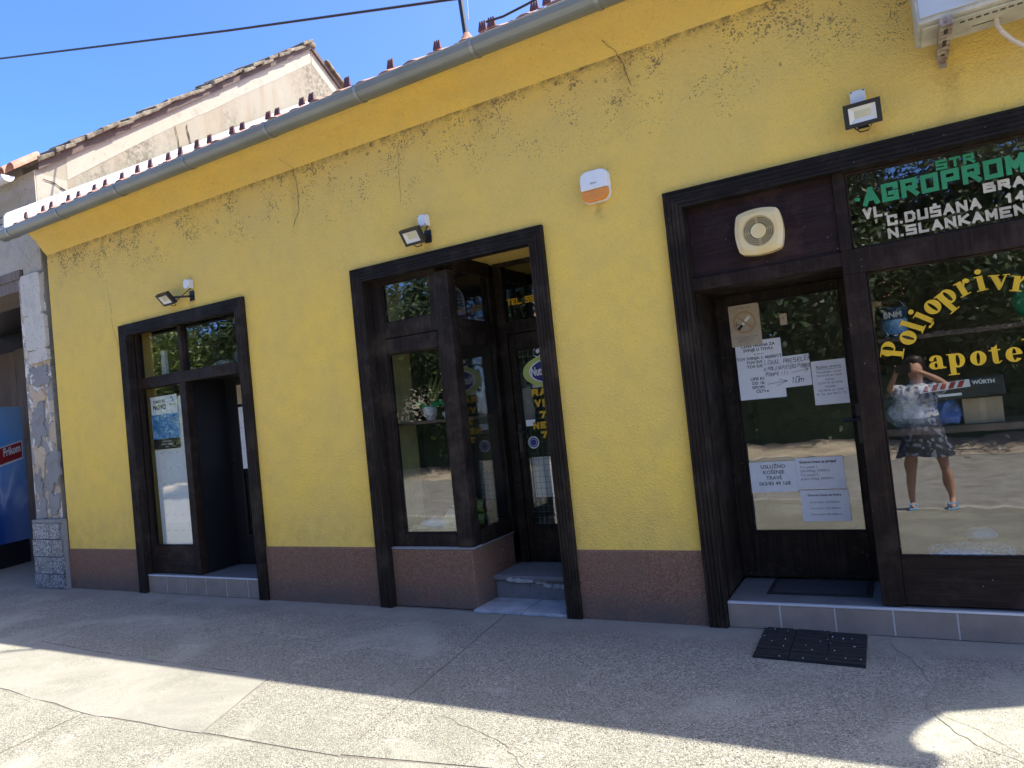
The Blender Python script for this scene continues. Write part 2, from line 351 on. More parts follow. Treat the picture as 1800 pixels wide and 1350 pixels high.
W['housewall'] = simple('far_house_wall', (.60, .56, .48), .9, .15); W['farwin'] = simple('far_window', (.03, .035, .04), .15)
W['moss'] = simple('crack_dirt', (.055, .042, .025), .95); W['crackg'] = simple('pavement_crack', (.17, .155, .125), .95)

# ------------------------------------------------------------------ builders
def wloc(o):
    v = Vector((0, 0, 0))
    while o is not None: v += o.location; o = o.parent
    return v
class MB:
    def __init__(s): s.v = []; s.f = []; s.k = 0
    def add(s, vs, fs):
        n = len(s.v); s.v += [tuple(v) for v in vs]; s.f += [tuple(i + n for i in f) for f in fs]; return s
    def box(s, x0, x1, y0, y1, z0, z1):
        if x0 > x1: x0, x1 = x1, x0
        if y0 > y1: y0, y1 = y1, y0
        if z0 > z1: z0, z1 = z1, z0
        return s.add([(x0, y0, z0), (x1, y0, z0), (x1, y1, z0), (x0, y1, z0), (x0, y0, z1), (x1, y0, z1), (x1, y1, z1), (x0, y1, z1)],
                     [(0, 3, 2, 1), (4, 5, 6, 7), (0, 1, 5, 4), (1, 2, 6, 5), (2, 3, 7, 6), (3, 0, 4, 7)])
    def quad(s, *p): return s.add(p, [tuple(range(len(p)))])
    def prism(s, poly, fn, d0, d1):          # poly in 2-D (counter clockwise seen from d0 side), fn(u, v, d) -> xyz
        n = len(poly)
        vs = [fn(u, v, d0) for u, v in poly] + [fn(u, v, d1) for u, v in poly]
        return s.add(vs, [tuple(range(n)), tuple(range(2 * n - 1, n - 1, -1))] + [(i, i + n, (i + 1) % n + n, (i + 1) % n) for i in range(n)])
    def tube(s, pts, r, n=8, cap=True):
        pts = [Vector(p) for p in pts]; rs = r if isinstance(r, (list, tuple)) else [r] * len(pts)
        base = len(s.v); up = Vector((0, 0, 1))
        for i, p in enumerate(pts):
            t = (pts[min(i + 1, len(pts) - 1)] - pts[max(i - 1, 0)]).normalized()
            a = t.cross(up if abs(t.z) < .95 else Vector((1, 0, 0))).normalized(); b = t.cross(a)
            for k in range(n):
                w = 2 * math.pi * k / n; s.v.append(tuple(p + (a * math.cos(w) + b * math.sin(w)) * rs[i]))
        for i in range(len(pts) - 1):
            for k in range(n):
                q = base + i * n; s.f.append((q + k, q + (k + 1) % n, q + n + (k + 1) % n, q + n + k))
        if cap:
            s.f.append(tuple(base + k for k in range(n - 1, -1, -1))); s.f.append(tuple(base + (len(pts) - 1) * n + k for k in range(n)))
        return s
    def lathe(s, prof, c, n=20, axis='z'):   # prof: (radius, height)
        base = len(s.v)
        for r, h in prof:
            for k in range(n):
                w = 2 * math.pi * k / n; a, b = r * math.cos(w), r * math.sin(w)
                s.v.append((c[0] + a, c[1] + b, c[2] + h) if axis == 'z' else (c[0] + a, c[1] - h, c[2] + b))
        for i in range(len(prof) - 1):
            for k in range(n):
                q = base + i * n; s.f.append((q + k, q + (k + 1) % n, q + n + (k + 1) % n, q + n + k))
        s.f.append(tuple(base + k for k in range(n - 1, -1, -1))); s.f.append(tuple(base + (len(prof) - 1) * n + k for k in range(n)))
        return s
    def xform(s, M):
        s.v = [tuple(M @ Vector(v)) for v in s.v]; return s
    def jitter(s, amp, sc=3.):
        s.v = [tuple(Vector(v) + noise.noise_vector(Vector(v) * sc) * amp) for v in s.v]; return s
    def build(s, name, mat, parent=None, bevel=0., smooth=False, tri=False):
        me = bpy.data.meshes.new(name); off = wloc(parent) if parent else Vector((0, 0, 0))
        me.from_pydata([tuple(Vector(v) - off) for v in s.v], [], s.f); me.update()
        bm = bmesh.new(); bm.from_mesh(me); bmesh.ops.recalc_face_normals(bm, faces=bm.faces)
        if tri: bmesh.ops.triangulate(bm, faces=bm.faces)
        bm.to_mesh(me); bm.free()
        me.materials.append(mat)
        if smooth:
            for p in me.polygons: p.use_smooth = True
        o = bpy.data.objects.new(name, me); C.objects.link(o)
        if parent: o.parent = parent
        if bevel:
            b = o.modifiers.new('bevel', 'BEVEL'); b.width = bevel; b.segments = 2; b.limit_method = 'ANGLE'
        return o
def B(x0, x1, y0, y1, z0, z1): return MB().box(x0, x1, y0, y1, z0, z1)
def tag(o, label, cat, group=None, kind=None):
    o['label'] = label; o['category'] = cat
    if group: o['group'] = group
    if kind: o['kind'] = kind
    return o
def thing(name, label, cat, loc, group=None, parent=None):
    o = bpy.data.objects.new(name, None); C.objects.link(o); o.location = loc; o.empty_display_size = .1
    return tag(o, label, cat, group)
def structure(o, kind='structure'): o['kind'] = kind; return o
def copy(o, loc, parent=None):
    c = o.copy(); C.objects.link(c); c.location = loc; c.parent = parent if parent else o.parent; return c
def front(y): return lambda u, v, d: (u, y + d, v)
def arc(cx, cy, r, a0, a1, n, ry=None):
    ry = ry or r
    return [(cx + r * math.cos(math.radians(a0 + (a1 - a0) * i / n)), cy + ry * math.sin(math.radians(a0 + (a1 - a0) * i / n))) for i in range(n + 1)]

# ---- lettering
GL = {'A': [[(0, 0), (.5, 1), (1, 0)], [(.2, .32), (.8, .32)]], 'B': [[(0, 0), (0, 1), (.85, 1), (.85, .55), (0, .55)], [(.85, .55), (1, .5), (1, 0), (0, 0)]],
      'C': [[(1, .78), (1, 1), (0, 1), (0, 0), (1, 0), (1, .22)]], 'D': [[(0, 0), (0, 1), (.75, 1), (1, .75), (1, .25), (.75, 0), (0, 0)]], 'E': [[(1, 1), (0, 1), (0, 0), (1, 0)], [(0, .5), (.8, .5)]],
      'G': [[(1, .80), (1, 1), (0, 1), (0, 0), (1, 0), (1, .42), (.55, .42)]], 'K': [[(0, 0), (0, 1)], [(.95, 1), (.1, .5), (1, 0)]], 'L': [[(0, 1), (0, 0), (.9, 0)]],
      'M': [[(0, 0), (0, 1), (.5, .35), (1, 1), (1, 0)]], 'N': [[(0, 0), (0, 1), (1, 0), (1, 1)]], 'O': [[(0, 0), (0, 1), (1, 1), (1, 0), (0, 0)]], 'P': [[(0, 0), (0, 1), (1, 1), (1, .45), (0, .45)]],
      'R': [[(0, 0), (0, 1), (.95, 1), (.95, .48), (0, .48)], [(.45, .48), (1, 0)]], 'S': [[(1, 1), (0, 1), (0, .5), (1, .5), (1, 0), (0, 0)]], 'T': [[(0, 1), (1, 1)], [(.5, 1), (.5, 0)]],
      'U': [[(0, 1), (0, 0), (1, 0), (1, 1)]], 'V': [[(0, 1), (.5, 0), (1, 1)]], 'I': [[(.5, 0), (.5, 1)]], 'J': [[(.9, 1), (.9, 0), (0, 0), (0, .25)]], 'Z': [[(0, 1), (1, 1), (0, 0), (1, 0)]], 'Ž': [[(0, 1), (1, 1), (0, 0), (1, 0)], [(.25, 1.4), (.5, 1.22), (.75, 1.4)]],
      'Š': [[(1, 1), (0, 1), (0, .5), (1, .5), (1, 0), (0, 0)], [(.45, 1.32), (.55, 1.32)]], '1': [[(.25, .78), (.6, 1), (.6, 0)]], '4': [[(.75, 0), (.75, 1), (0, .3), (1, .3)]],
      '5': [[(1, 1), (0, 1), (0, .55), (.8, .55), (1, .4), (1, 0), (0, 0)]], '9': [[(0, 0), (1, 0), (1, 1), (0, 1), (0, .45), (1, .45)]], '7': [[(0, 1), (1, 1), (.4, 0)]], '0': [[(0, 0), (0, 1), (1, 1), (1, 0), (0, 0)]],
      '.': [[(.0, .0), (.08, 0)]], '!': [[(.5, 1), (.5, .35)], [(.5, .08), (.5, .0)]], '-': [[(.1, .5), (.9, .5)]], 'm': [[(0, 0), (0, .6), (.25, .65), (.5, .55), (.5, 0)], [(.5, .5), (.75, .65), (1, .55), (1, 0)]]}
def ribbon(mb, pts, t, y, ext=True):
    for (a, b) in zip(pts[:-1], pts[1:]):
        a, b = Vector(a), Vector(b); d = (b - a)
        if d.length < 1e-6: continue
        d.normalize(); n = Vector((-d.y, d.x)) * t / 2; e = d * (t / 2 if ext else t * .2)
        mb.k += 1; yy = y - .00012 * (mb.k % 60)
        p = [a - e - n, b + e - n, b + e + n, a - e + n]
        mb.quad(*[(q.x, yy, q.y) for q in p])
def block_text(mb, txt, x, z, h, y, adv, w, t, slope=0., slant=0., jit=0.):
    rnd = random.Random(len(txt) * 31 + int(h * 1e4))
    for i, ch in enumerate(txt):
        if ch in GL:
            ww = w * (.25 if ch == '.' else 1)
            ox, oz = x, z + slope * (x)
            jx, jz, js = rnd.uniform(-jit, jit) * h, rnd.uniform(-jit, jit) * h, 1 + rnd.uniform(-jit, jit)
            for st in GL[ch]:
                pts = [(ox + jx + t / 2 + u * (ww - t) + slant * v * h, oz + jz + t / 2 + v * (h - t) * js + slope * u * ww) for u, v in st]
                ribbon(mb, pts, t, y)
            x += adv * (.42 if ch == '.' else 1)
        else: x += adv * .55
    return x
def print_text(txt, x, z, size, y, name, mat, parent, align='CENTER', bold=.0, spacing=1.0, rot=0., extra=None, sx=1.):
    cu = bpy.data.curves.new(name, 'FONT'); cu.body = txt; cu.size = size; cu.align_x = align; cu.offset = bold; cu.space_line = spacing; cu.resolution_u = 2
    o = bpy.data.objects.new(name, cu); C.objects.link(o); bpy.context.view_layer.update()
    me = bpy.data.meshes.new_from_object(o.evaluated_get(bpy.context.evaluated_depsgraph_get())); bpy.data.objects.remove(o)
    mb = MB(); c, s = math.cos(rot), math.sin(rot)
    vs = [(x + v.co.x * sx * c - v.co.y * s, y, z + v.co.x * s + v.co.y * c) for v in me.vertices]
    mb.add(vs, [tuple(p.vertices) for p in me.polygons]); bpy.data.meshes.remove(me)
    if extra: extra(mb)
    return mb.build(name, mat, parent)

# ================================================================== GROUND, ROAD
def gz(y): return 0. if y > -2.3 else (y + 2.3) * .058 if y > -4.95 else -.1537
def sheet(x0, x1, ys, fz, name, mat, parent=None):
    mb = MB()
    for a, b in zip(ys[:-1], ys[1:]): mb.quad((x0, a, fz(a)), (x1, a, fz(a)), (x1, b, fz(b)), (x0, b, fz(b)))
    return mb.build(name, mat, parent)
pav = structure(sheet(-60, 40, [-4.95, -2.3, 1.6], lambda y: gz(y) - .0035, 'pavement', W['gap']))
def slab(poly, mat, jag=0.0):
    # polygon outline refined and slightly ragged, extruded down to the joint bed
    pts = []
    for (a, b) in zip(poly, poly[1:] + poly[:1]):
        L = math.hypot(b[0] - a[0], b[1] - a[1]); n = max(1, min(40, int(L / .12))) if L < 12 else 1
        for i in range(n):
            u = i / n; p = (a[0] + (b[0] - a[0]) * u, a[1] + (b[1] - a[1]) * u)
            q = noise.noise(Vector((p[0] * 4, p[1] * 4, 1))) * jag if i else 0; q2 = noise.noise(Vector((p[0] * 4, p[1] * 4, 9))) * jag if i else 0
            pts.append((p[0] + q, p[1] + q2))
    return MB().prism(pts, lambda u, v, d: (u, v, gz(v) + d), 0., -.0033).build('slab', mat, pav, tri=True)
J = lambda y: -2.805 - .142 * y          # the long transverse joint
def strip(xl, xr, y0, y1, mat, jag=.006): slab([(xl, y0), (xr, y0), (xr, y1), (xl, y1)], mat, jag)
slab([(-8.6, 1.4), (-30, 1.4), (-30, -2.15), (-6.545, -2.10), (-6.535, .0), (-8.6, .0)], W['ground'])
slab([(-6.525, 0.0), (-6.53, -1.40), (-5.3, -1.465), (-3.70, -1.475), (-3.432, -2.185), (-2.50, -2.155), (J(0) - .011, 0.0)], W['ground'], .006)
slab([(-6.535, -1.405), (-6.55, -2.10), (-5.6, -2.148), (-4.44, -2.228), (-3.436, -2.192), (-3.704, -1.480), (-5.3, -1.47)], W['patch'], .03)
slab([(J(0) + .004, 0.), (J(-2.14) + .004, -2.14), (-1.69, -2.02), (-.6, -2.06), (9, -2.10), (9, 0.)], W['ground'], .006)
slab([(-30, -2.165), (-6.54, -2.118), (-5.6, -2.155), (-4.46, -2.235), (-4.45, -2.3), (-30, -2.3)], W['ground'], .006)
slab([(-4.44, -2.238), (-3.44, -2.205), (-2.49, -2.166), (-1.69, -2.030), (-.6, -2.070), (9, -2.110), (9, -2.3), (-4.43, -2.3)], W['ground'], .006)
slab([(-30, -2.3), (-4.45, -2.3), (-4.46, -4.93), (-30, -4.93)], W['ground'])
slab([(-4.43, -2.3), (9, -2.3), (9, -4.93), (-4.44, -4.93)], W['ground'])
slab([(9.02, 0.), (9.02, -4.93), (30, -4.93), (30, 0.)], W['ground'])
slab([(2.1, .02), (30, .02), (30, 1.5), (2.1, 1.5)], W['ground'])
def ground_crack(pts, w, name='crack'):
    mb = MB(); P = []
    for (a, b) in zip(pts[:-1], pts[1:]):
        for i in range(8):
            u = i / 8; p = Vector(a).lerp(Vector(b), u); q = noise.noise_vector(Vector((p.x * 14, p.y * 14, 2))) * .022; P.append(Vector((p.x + q.x, p.y + q.y)))
    P.append(Vector(pts[-1]))
    for i, (a, b) in enumerate(zip(P[:-1], P[1:])):
        d = (b - a).normalized(); n = Vector((-d.y, d.x)); wa = w * (.45 + .8 * abs(noise.noise(Vector((i * .6, w * 100, 0))))); z = gz(a.y) + .0025
        mb.quad(*[(q.x, q.y, z) for q in (a - n * wa / 2, b - n * wa / 2, b + n * wa / 2, a + n * wa / 2)])
    return mb.build(name, W['crackg'], pav)
ground_crack([(-.33, -.15), (-.235, -.07), (-.195, -.22), (-.115, -.357), (-.035, -.68), (-.07, -.95), (-.005, -1.11), (.104, -1.26), (.3, -1.42), (.6, -1.9)], .0055)
ground_crack([(-.235, -.07), (-.22, -.02)], .0045)
ground_crack([(-.07, -.95), (.12, -1.12), (.24, -1.3)], .0035)
ground_crack([(-2.25, -1.64), (-2.1, -1.71), (-1.94, -1.76), (-1.81, -1.81), (-1.6, -1.98)], .005)
ground_crack([(-6.9, -1.1), (-6.3, -.9), (-5.2, -.95)], .004)
mb = MB(); rg = random.Random(5)
for i in range(420):
    if i < 260: x_, y_ = rg.uniform(-8.5, 1.9), -.02 - abs(rg.gauss(0, .05))
    else: x_, y_ = rg.uniform(-6, 1.5), rg.uniform(-2.2, -.1)
    a, q = rg.uniform(0, 3.1), rg.uniform(.003, .009) if i < 300 else rg.uniform(.003, .006); c_, s_ = math.cos(a) * q, math.sin(a) * q
    mb.add([(x_ - c_, y_ - s_, .001), (x_ + s_ * .7, y_ - c_ * .7, .001), (x_ + c_, y_ + s_, .001), (x_ - s_ * .7, y_ + c_ * .7, .001), (x_, y_, .001 + q * .8)], [(0, 1, 4), (1, 2, 4), (2, 3, 4), (3, 0, 4)])
gr_o = mb.build('grit', simple('grit_bits', (.40, .36, .30), .9, .4, 40.)); tag(gr_o, 'loose grit and crumbs on the pavement along the wall', 'grit', kind='stuff')
structure(sheet(-200, 200, [-11.6, -4.95], lambda y: -.27, 'road', W['asphalt']))
kb = structure(B(-60, 40, -5.08, -4.935, -.4, -.150).build('kerb', W['kerb'], bevel=.015))
structure(sheet(-200, 200, [-60, -14.2, -11.55], lambda y: -.255 + (.12 if y < -13 else 0), 'verge', W['verge']))
structure(sheet(-200, 200, [1.58, 160], lambda y: -.05, 'ground', W['verge']))

# ================================================================== YELLOW BUILDING
XL, XR = -8.6, 2.06
yb = thing('yellow_building', 'long single-storey yellow rendered shop with dark wooden shopfronts and zinc gutter', 'building', (-3.3, 1.0, 0))
OP = [(-7.22, -5.41, 2.80), (-3.955, -2.225, 2.838), (-1.20, 1.855, 2.80)]
mb = MB(); x = XL; ZW = 3.885
for (a, b, zt) in OP:
    mb.quad((x, 0, 0), (a, 0, 0), (a, 0, ZW), (x, 0, ZW)); mb.quad((a, 0, zt), (b, 0, zt), (b, 0, ZW), (a, 0, ZW))
    mb.quad((a, 0, 0), (a, .3, 0), (a, .3, zt), (a, 0, zt)); mb.quad((b, 0, 0), (b, 0, zt), (b, .3, zt), (b, .3, 0)); mb.quad((a, 0, zt), (a, .3, zt), (b, .3, zt), (b, 0, zt)); x = b
mb.quad((x, 0, 0), (XR, 0, 0), (XR, 0, ZW), (x, 0, ZW))
mb.quad((XR, 0, 0), (XR, 9, 0), (XR, 9, 4.1), (XR, 0, ZW)); mb.quad((XL, 0, 0), (XL, 0, ZW), (XL, 9, 4.1), (XL, 9, 0))
mb.quad((XL, 9, 0), (XL, 9, 4.1), (XR, 9, 4.1), (XR, 9, 0))
mb.quad((XR, 0, ZW), (XR, 9, 4.1), (XR, 4.6, 7.0)); mb.quad((XL, 0, ZW), (XL, 4.6, 7.0), (XL, 9, 4.1))
mb.build('wall', W['wall'], yb)
# coved cornice under the eave
prof = [(0, 3.885), (-.035, 3.925), (-.075, 3.985), (-.12, 4.05), (-.18, 4.105), (-.26, 4.14), (-.36, 4.15), (-.40, 4.15)]
mb = MB()
for (a, b) in zip(prof[:-1], prof[1:]): mb.quad((XL, a[0], a[1]), (XR, a[0], a[1]), (XR, b[0], b[1]), (XL, b[0], b[1]))
for xx in (XL, XR): mb.quad(*[(xx, p[0], p[1]) for p in prof], (xx, 0, 4.15))
mb.build('cornice', W['cove'], yb)
for (a, b, h) in ((XL, -7.289, .455), (-5.341, -4.003, .497), (-2.166, -1.266, .490), (1.915, XR, .48)):
    MB().add([(a, -.014, 0), (b, -.014, 0), (b, -.014, h - .012), (a, -.014, h - .012), (a, .002, h), (b, .002, h), (b, .002, 0), (a, .002, 0)],
             [(0, 1, 2, 3), (3, 2, 5, 4), (0, 3, 4, 7), (1, 6, 5, 2), (0, 7, 6, 1)]).build('plinth', W['plinth'], yb)
# roof: slab, rows of tiles at the eave, snow guards, flashing
SL = .592; rz = lambda y: 4.135 + SL * (y + .44)
MB().prism([(-.36, rz(-.36) - .02), (4.6, rz(4.6) - .02), (4.6, rz(4.6) - .12), (-.36, rz(-.36) - .12)], lambda u, v, d: (d, u, v), XL + .02, XR).build('roof_deck', W['terra'], yb)
MB().prism([(4.6, rz(4.6) - .02), (9.6, 4.1), (9.6, 4.0), (4.6, rz(4.6) - .12)], lambda u, v, d: (d, u, v), XL + .02, XR).build('roof_deck', W['terra'], yb)
def tile_mesh(w=.236, L=.40, th=.014):
    mb = MB(); P = []
    for i in range(13):
        u = i / 12; xx = u * (w + .02)
        P.append((xx, .002 + (.019 * math.sin(math.pi * (u - .45) / .55) if u > .45 else .006 * math.cos(u * 7))))
    nrm = math.hypot(1, SL)
    def pt(xx, h, v): return (xx, v * L / nrm - h * SL / nrm, v * L * SL / nrm + h / nrm)
    for v in (0, 1):
        for (xx, h) in P: mb.v.append(pt(xx, h + .012 * (1 - v), v))
    for v in (0, 1):
        for (xx, h) in P: mb.v.append(pt(xx, h + .012 * (1 - v) - th, v))
    n = len(P)
    for i in range(n - 1):
        mb.f += [(i, i + 1, n + i + 1, n + i), (2 * n + i, 3 * n + i, 3 * n + i + 1, 2 * n + i + 1), (i, 2 * n + i, 2 * n + i + 1, i + 1)]
    return mb
t0 = tile_mesh().build('roof_tile', W['terra'], None, smooth=False); t0.parent = yb
off = yb.location
ntile = int((XR - XL - .12) / .236)
for r in range(2):
    for i in range(ntile):
        loc = Vector((XL + .10 + i * .236, -.445 + r * .30, rz(-.445 + r * .30) - .030)) - off + Vector((0, random.uniform(-.006, .006), random.uniform(0, .006)))
        if r == 0 and i == 0: t0.location = loc
        else: copy(t0, loc)
g0 = MB()
for k in (-1, 0, 1):
    g0.add([(k * .024 - .010, 0, 0), (k * .024 + .010, 0, 0), (k * .018 + .006, .012, .072), (k * .018 - .006, .012, .072), (k * .024 - .010, .02, .0), (k * .024 + .010, .02, 0), (k * .018 + .006, .020, .072), (k * .018 - .006, .020, .072)],
           [(0, 1, 2, 3), (7, 6, 5, 4), (0, 4, 5, 1), (3, 2, 6, 7), (0, 3, 7, 4), (1, 5, 6, 2)])
g0 = g0.build('snow_guard', W['guard'], None, bevel=.001); g0.parent = yb
gx = [-8.42, -8.12, -7.9, -7.62, -7.38, -7.14, -6.9, -6.66, -6.36, -6.2, -5.88, -5.74, -5.46, -5.32, -4.98, -4.88, -4.52, -4.44, -4.12, -4.04, -3.62, -3.2, -2.74, -2.36, -2.27, -1.94, -1.83, -1.45, -1.35, -.9, -.45, 0.02, .5, .95, 1.4, 1.8]
for i, xx in enumerate(gx):
    yy = -.30 + (i % 2) * .03; l = Vector((xx, yy, rz(yy) + .02)) - off
    if i == 0: g0.location = l
    else: c = copy(g0, l); c.scale = (1, 1, random.uniform(.85, 1.1))
mb = MB()
pts = [(-.47, rz(-.47) + .02), (4.6, rz(4.6) + .02)]
mb.prism([(-.44, rz(-.44) - .02), (4.6, rz(4.6) - .05), (4.6, rz(4.6) + .19), (-.40, rz(-.40) + .155), (-.43, rz(-.43) + .12)], lambda u, v, d: (d, u, v), XL - .015, XL + .02)
mb.build('verge_flashing', W['whitemetal'], yb)
# half round gutter with beaded lip
GY, GZ, GR = -.425, 4.075, .082
mb = MB(); N = 14
def gut(r, a): w = math.pi + math.pi * a / N; return (GY + r * math.cos(w), GZ + r * math.sin(w))
gl, gr_ = XL - .02, XR + .03
for i in range(N):
    a, b = gut(GR, i), gut(GR, i + 1); c_, d_ = gut(GR - .006, i), gut(GR - .006, i + 1)
    mb.quad((gl, *a), (gr_, *a), (gr_, *b), (gl, *b)); mb.quad((gl, *c_), (gl, *d_), (gr_, *d_), (gr_, *c_))
mb.quad(*[(gl, *gut(GR, i)) for i in range(N + 1)]); mb.quad(*[(gr_, *gut(GR, i)) for i in range(N + 1)])
gut_o = mb.build('gutter', W['zinc'], yb, smooth=False)
for p in gut_o.data.polygons: p.use_smooth = len(p.vertices) == 4
MB().tube([(gl, GY - GR + .004, GZ + .004), (gr_, GY - GR + .004, GZ + .004)], .011, 8).build('gutter_lip', W['zinc'], gut_o, smooth=True)
mb = MB()
for i in range(N + 1): pass
P = [gut(GR + .005, i) for i in range(-1, N + 1)]
for (a, b) in zip(P[:-1], P[1:]): mb.add([(-.014, *a), (.014, *a), (.014, *b), (-.014, *b), (-.014, a[0] * .97 + GY * .03, a[1] * .97 + GZ * .03), (.014, a[0] * .97 + GY * .03, a[1] * .97 + GZ * .03), (.014, b[0] * .97 + GY * .03, b[1] * .97 + GZ * .03), (-.014, b[0] * .97 + GY * .03, b[1] * .97 + GZ * .03)],
                                         [(0, 1, 2, 3), (0, 4, 5, 1), (3, 2, 6, 7), (0, 3, 7, 4), (1, 5, 6, 2)])
b0 = MB(); b0.v, b0.f = mb.v, mb.f
b0 = b0.build('gutter_bracket', W['zincrim'], None); b0.parent = gut_o
for i, xx in enumerate([-8.42, -7.45, -6.44, -5.40, -4.36, -3.38, -2.34, -1.42, -.45, .5, 1.45]):
    l = Vector((xx, 0, 0)) - wloc(gut_o)
    if i == 0: b0.location = l
    else: copy(b0, l)
MB().prism([gut(GR + .004, i) for i in range(N + 1)] + [(GY + GR, GZ + .035), (GY - GR + .03, GZ + .055), (GY - GR, GZ + .03)], lambda u, v, d: (gl - .001 + d, u, v), -.004, 0).build('gutter_end', W['zincrim'], gut_o)
# ---- cracks in the render
def wall_crack(P, w):
    mb = MB(); Q = []
    for (a, b) in zip(P[:-1], P[1:]):
        for i in range(9):
            p = Vector(a).lerp(Vector(b), i / 9); n_ = noise.noise_vector(p * 17) * .018; Q.append(Vector((p.x + n_.x, p.y, p.z + n_.z)))
    Q.append(Vector(P[-1]))
    for i, (a, b) in enumerate(zip(Q[:-1], Q[1:])):
        ww = w * (.3 + .9 * abs(noise.noise(Vector((i * .5, P[0][0], 3))))) / 2
        mb.quad((a.x - ww, a.y, a.z), (a.x + ww, a.y, a.z), (b.x + ww, b.y, b.z), (b.x - ww, b.y, b.z))
    mb.build('crack', W['moss'], yb)
cy = lambda z: -.003 if z < 3.885 else None
wall_crack([(-1.545, -.083, 3.985), (-1.50, -.04, 3.92), (-1.47, -.004, 3.884)], .007)
wall_crack([(-1.47, -.003, 3.88), (-1.44, -.003, 3.8), (-1.40, -.003, 3.64)], .008)
wall_crack([(-4.66, -.083, 3.985), (-4.60, -.04, 3.92), (-4.575, -.004, 3.884)], .007)
wall_crack([(-4.575, -.003, 3.88), (-4.535, -.003, 3.70), (-4.55, -.003, 3.5), (-4.64, -.003, 3.36)], .009)
wall_crack([(-7.47, -.003, 3.3), (-7.44, -.003, 3.09), (-7.438, -.003, 2.87), (-7.37, -.003, 2.70), (-7.34, -.003, 2.45)], .007)
wall_crack([(-3.4, -.003, 3.75), (-3.42, -.003, 3.3)], .004)
# ---- fluted casings: three boards each, mitred
def casing(xo, xr, zo, w=.118):
    prof = [(0, 0), (0, .040)]
    for k in range(4):
        d = .012 + k * .026
        prof += [(d, .040), (d + .005, .034), (d + .009, .034), (d + .013, .040)]
    prof += [(w - .003, .040), (w, .034), (w, -.05)]
    E = []
    for k, path in enumerate((0, 1, 2)):
        mb = MB()
        for (a, b) in zip(prof[:-1], prof[1:]):
            if path == 0: q = [(xo + a[0], -a[1], 0), (xo + b[0], -b[1], 0), (xo + b[0], -b[1], zo - b[0]), (xo + a[0], -a[1], zo - a[0])]
            elif path == 1: q = [(xo + a[0], -a[1], zo - a[0]), (xo + b[0], -b[1], zo - b[0]), (xr - b[0], -b[1], zo - b[0]), (xr - a[0], -a[1], zo - a[0])]
            else: q = [(xr - a[0], -a[1], zo - a[0]), (xr - b[0], -b[1], zo - b[0]), (xr - b[0], -b[1], 0), (xr - a[0], -a[1], 0)]
            mb.quad(*q)
        E.append(mb.build('casing_board', W['woodh'] if path == 1 else W['wood'], yb))
    return E
casing(-7.287, -5.343, 2.853); casing(-4.001, -2.168, 2.847); casing(-1.264, 1.917, 2.855)
def pane(x0, x1, z0, z1, y, parent, t=.006): return B(x0, x1, y, y + t, z0, z1).build('pane', W['glass'], parent)
def bead(mb, x0, x1, z0, z1, y, w=.012):
    mb.box(x0, x1, y - w, y, z0, z0 + w); mb.box(x0, x1, y - w, y, z1 - w, z1); mb.box(x0, x0 + w, y - w, y, z0 + w, z1 - w); mb.box(x1 - w, x1, y - w, y, z0 + w, z1 - w)

# ---- shopfront one (left)
fw = MB().box(-7.22, -7.15, .06, .14, .19, 2.80).box(-7.15, -5.41, .055, .145, 2.155, 2.268).box(-6.45, -6.40, .06, .14, 2.268, 2.80).box(-7.15, -6.45, .065, .14, 2.755, 2.80).box(-6.40, -5.41, .065, .14, 2.755, 2.80)
fw.box(-6.475, -6.38, .05, .14, .192, 2.155).box(-5.475, -5.41, .062, .14, .19, 2.155)
bead(fw, -7.15, -6.475, .475, 2.155, .100)
f1 = fw.build('window_frame', W['brownv'], yb, bevel=.004)
B(-7.15, -6.475, .07, .13, .192, .475).build('lower_panel', W['brown'], f1, bevel=.004)
pane(-7.15, -6.475, .475, 2.155, .101, f1); pane(-7.15, -6.45, 2.268, 2.755, .10, f1); pane(-6.40, -5.475, 2.268, 2.755, .10, f1)
pn = B(-6.405, -6.376, .14, .60, .192, 2.20).box(-6.376, -5.41, .145, .60, 2.165, 2.20).box(-5.44, -5.41, .14, .60, .192, 2.165).build('recess_lining', W['black'], yb)
d1 = MB().box(-6.376, -6.21, .52, .565, .20, 2.165).box(-5.56, -5.44, .52, .565, .20, 2.165).box(-6.21, -5.56, .52, .565, .20, .49).box(-6.21, -5.56, .52, .565, 2.10, 2.165)
bead(d1, -6.21, -5.56, .49, 2.10, .532); d1 = d1.build('door', W['black'], yb, bevel=.003)
pane(-6.21, -5.56, .49, 2.10, .535, d1)
MB().tube([(-6.30, .52, 1.30), (-6.30, .465, 1.30), (-6.21, .46, 1.30)], .009, 8).box(-6.325, -6.275, .512, .52, 1.18, 1.42).build('handle', W['lampblack'], d1, smooth=False)
th1 = B(-7.16, -5.475, .004, .62, 0, .186).build('threshold', W['ttop'], yb)
def tiles(parent, edges, z1, y=-.004, z0=.003):
    for (a, b) in zip(edges[:-1], edges[1:]): B(a + .004, b - .004, y - .004, y + .006, z0, z1 - .012).build('tile', W['ttile'], parent, bevel=.0015)
    B(edges[0], edges[-1], y - .0015, y + .009, z0, z1 - .006).build('grout', W['grout'], parent)
    B(edges[0], edges[-1], y - .007, y + .02, z1 - .011, z1 + .003).build('edge_trim', W['trim'], parent, bevel=.002)
tiles(th1, [-7.162, -6.86, -6.555, -6.25, -5.945, -5.64, -5.478], .187)
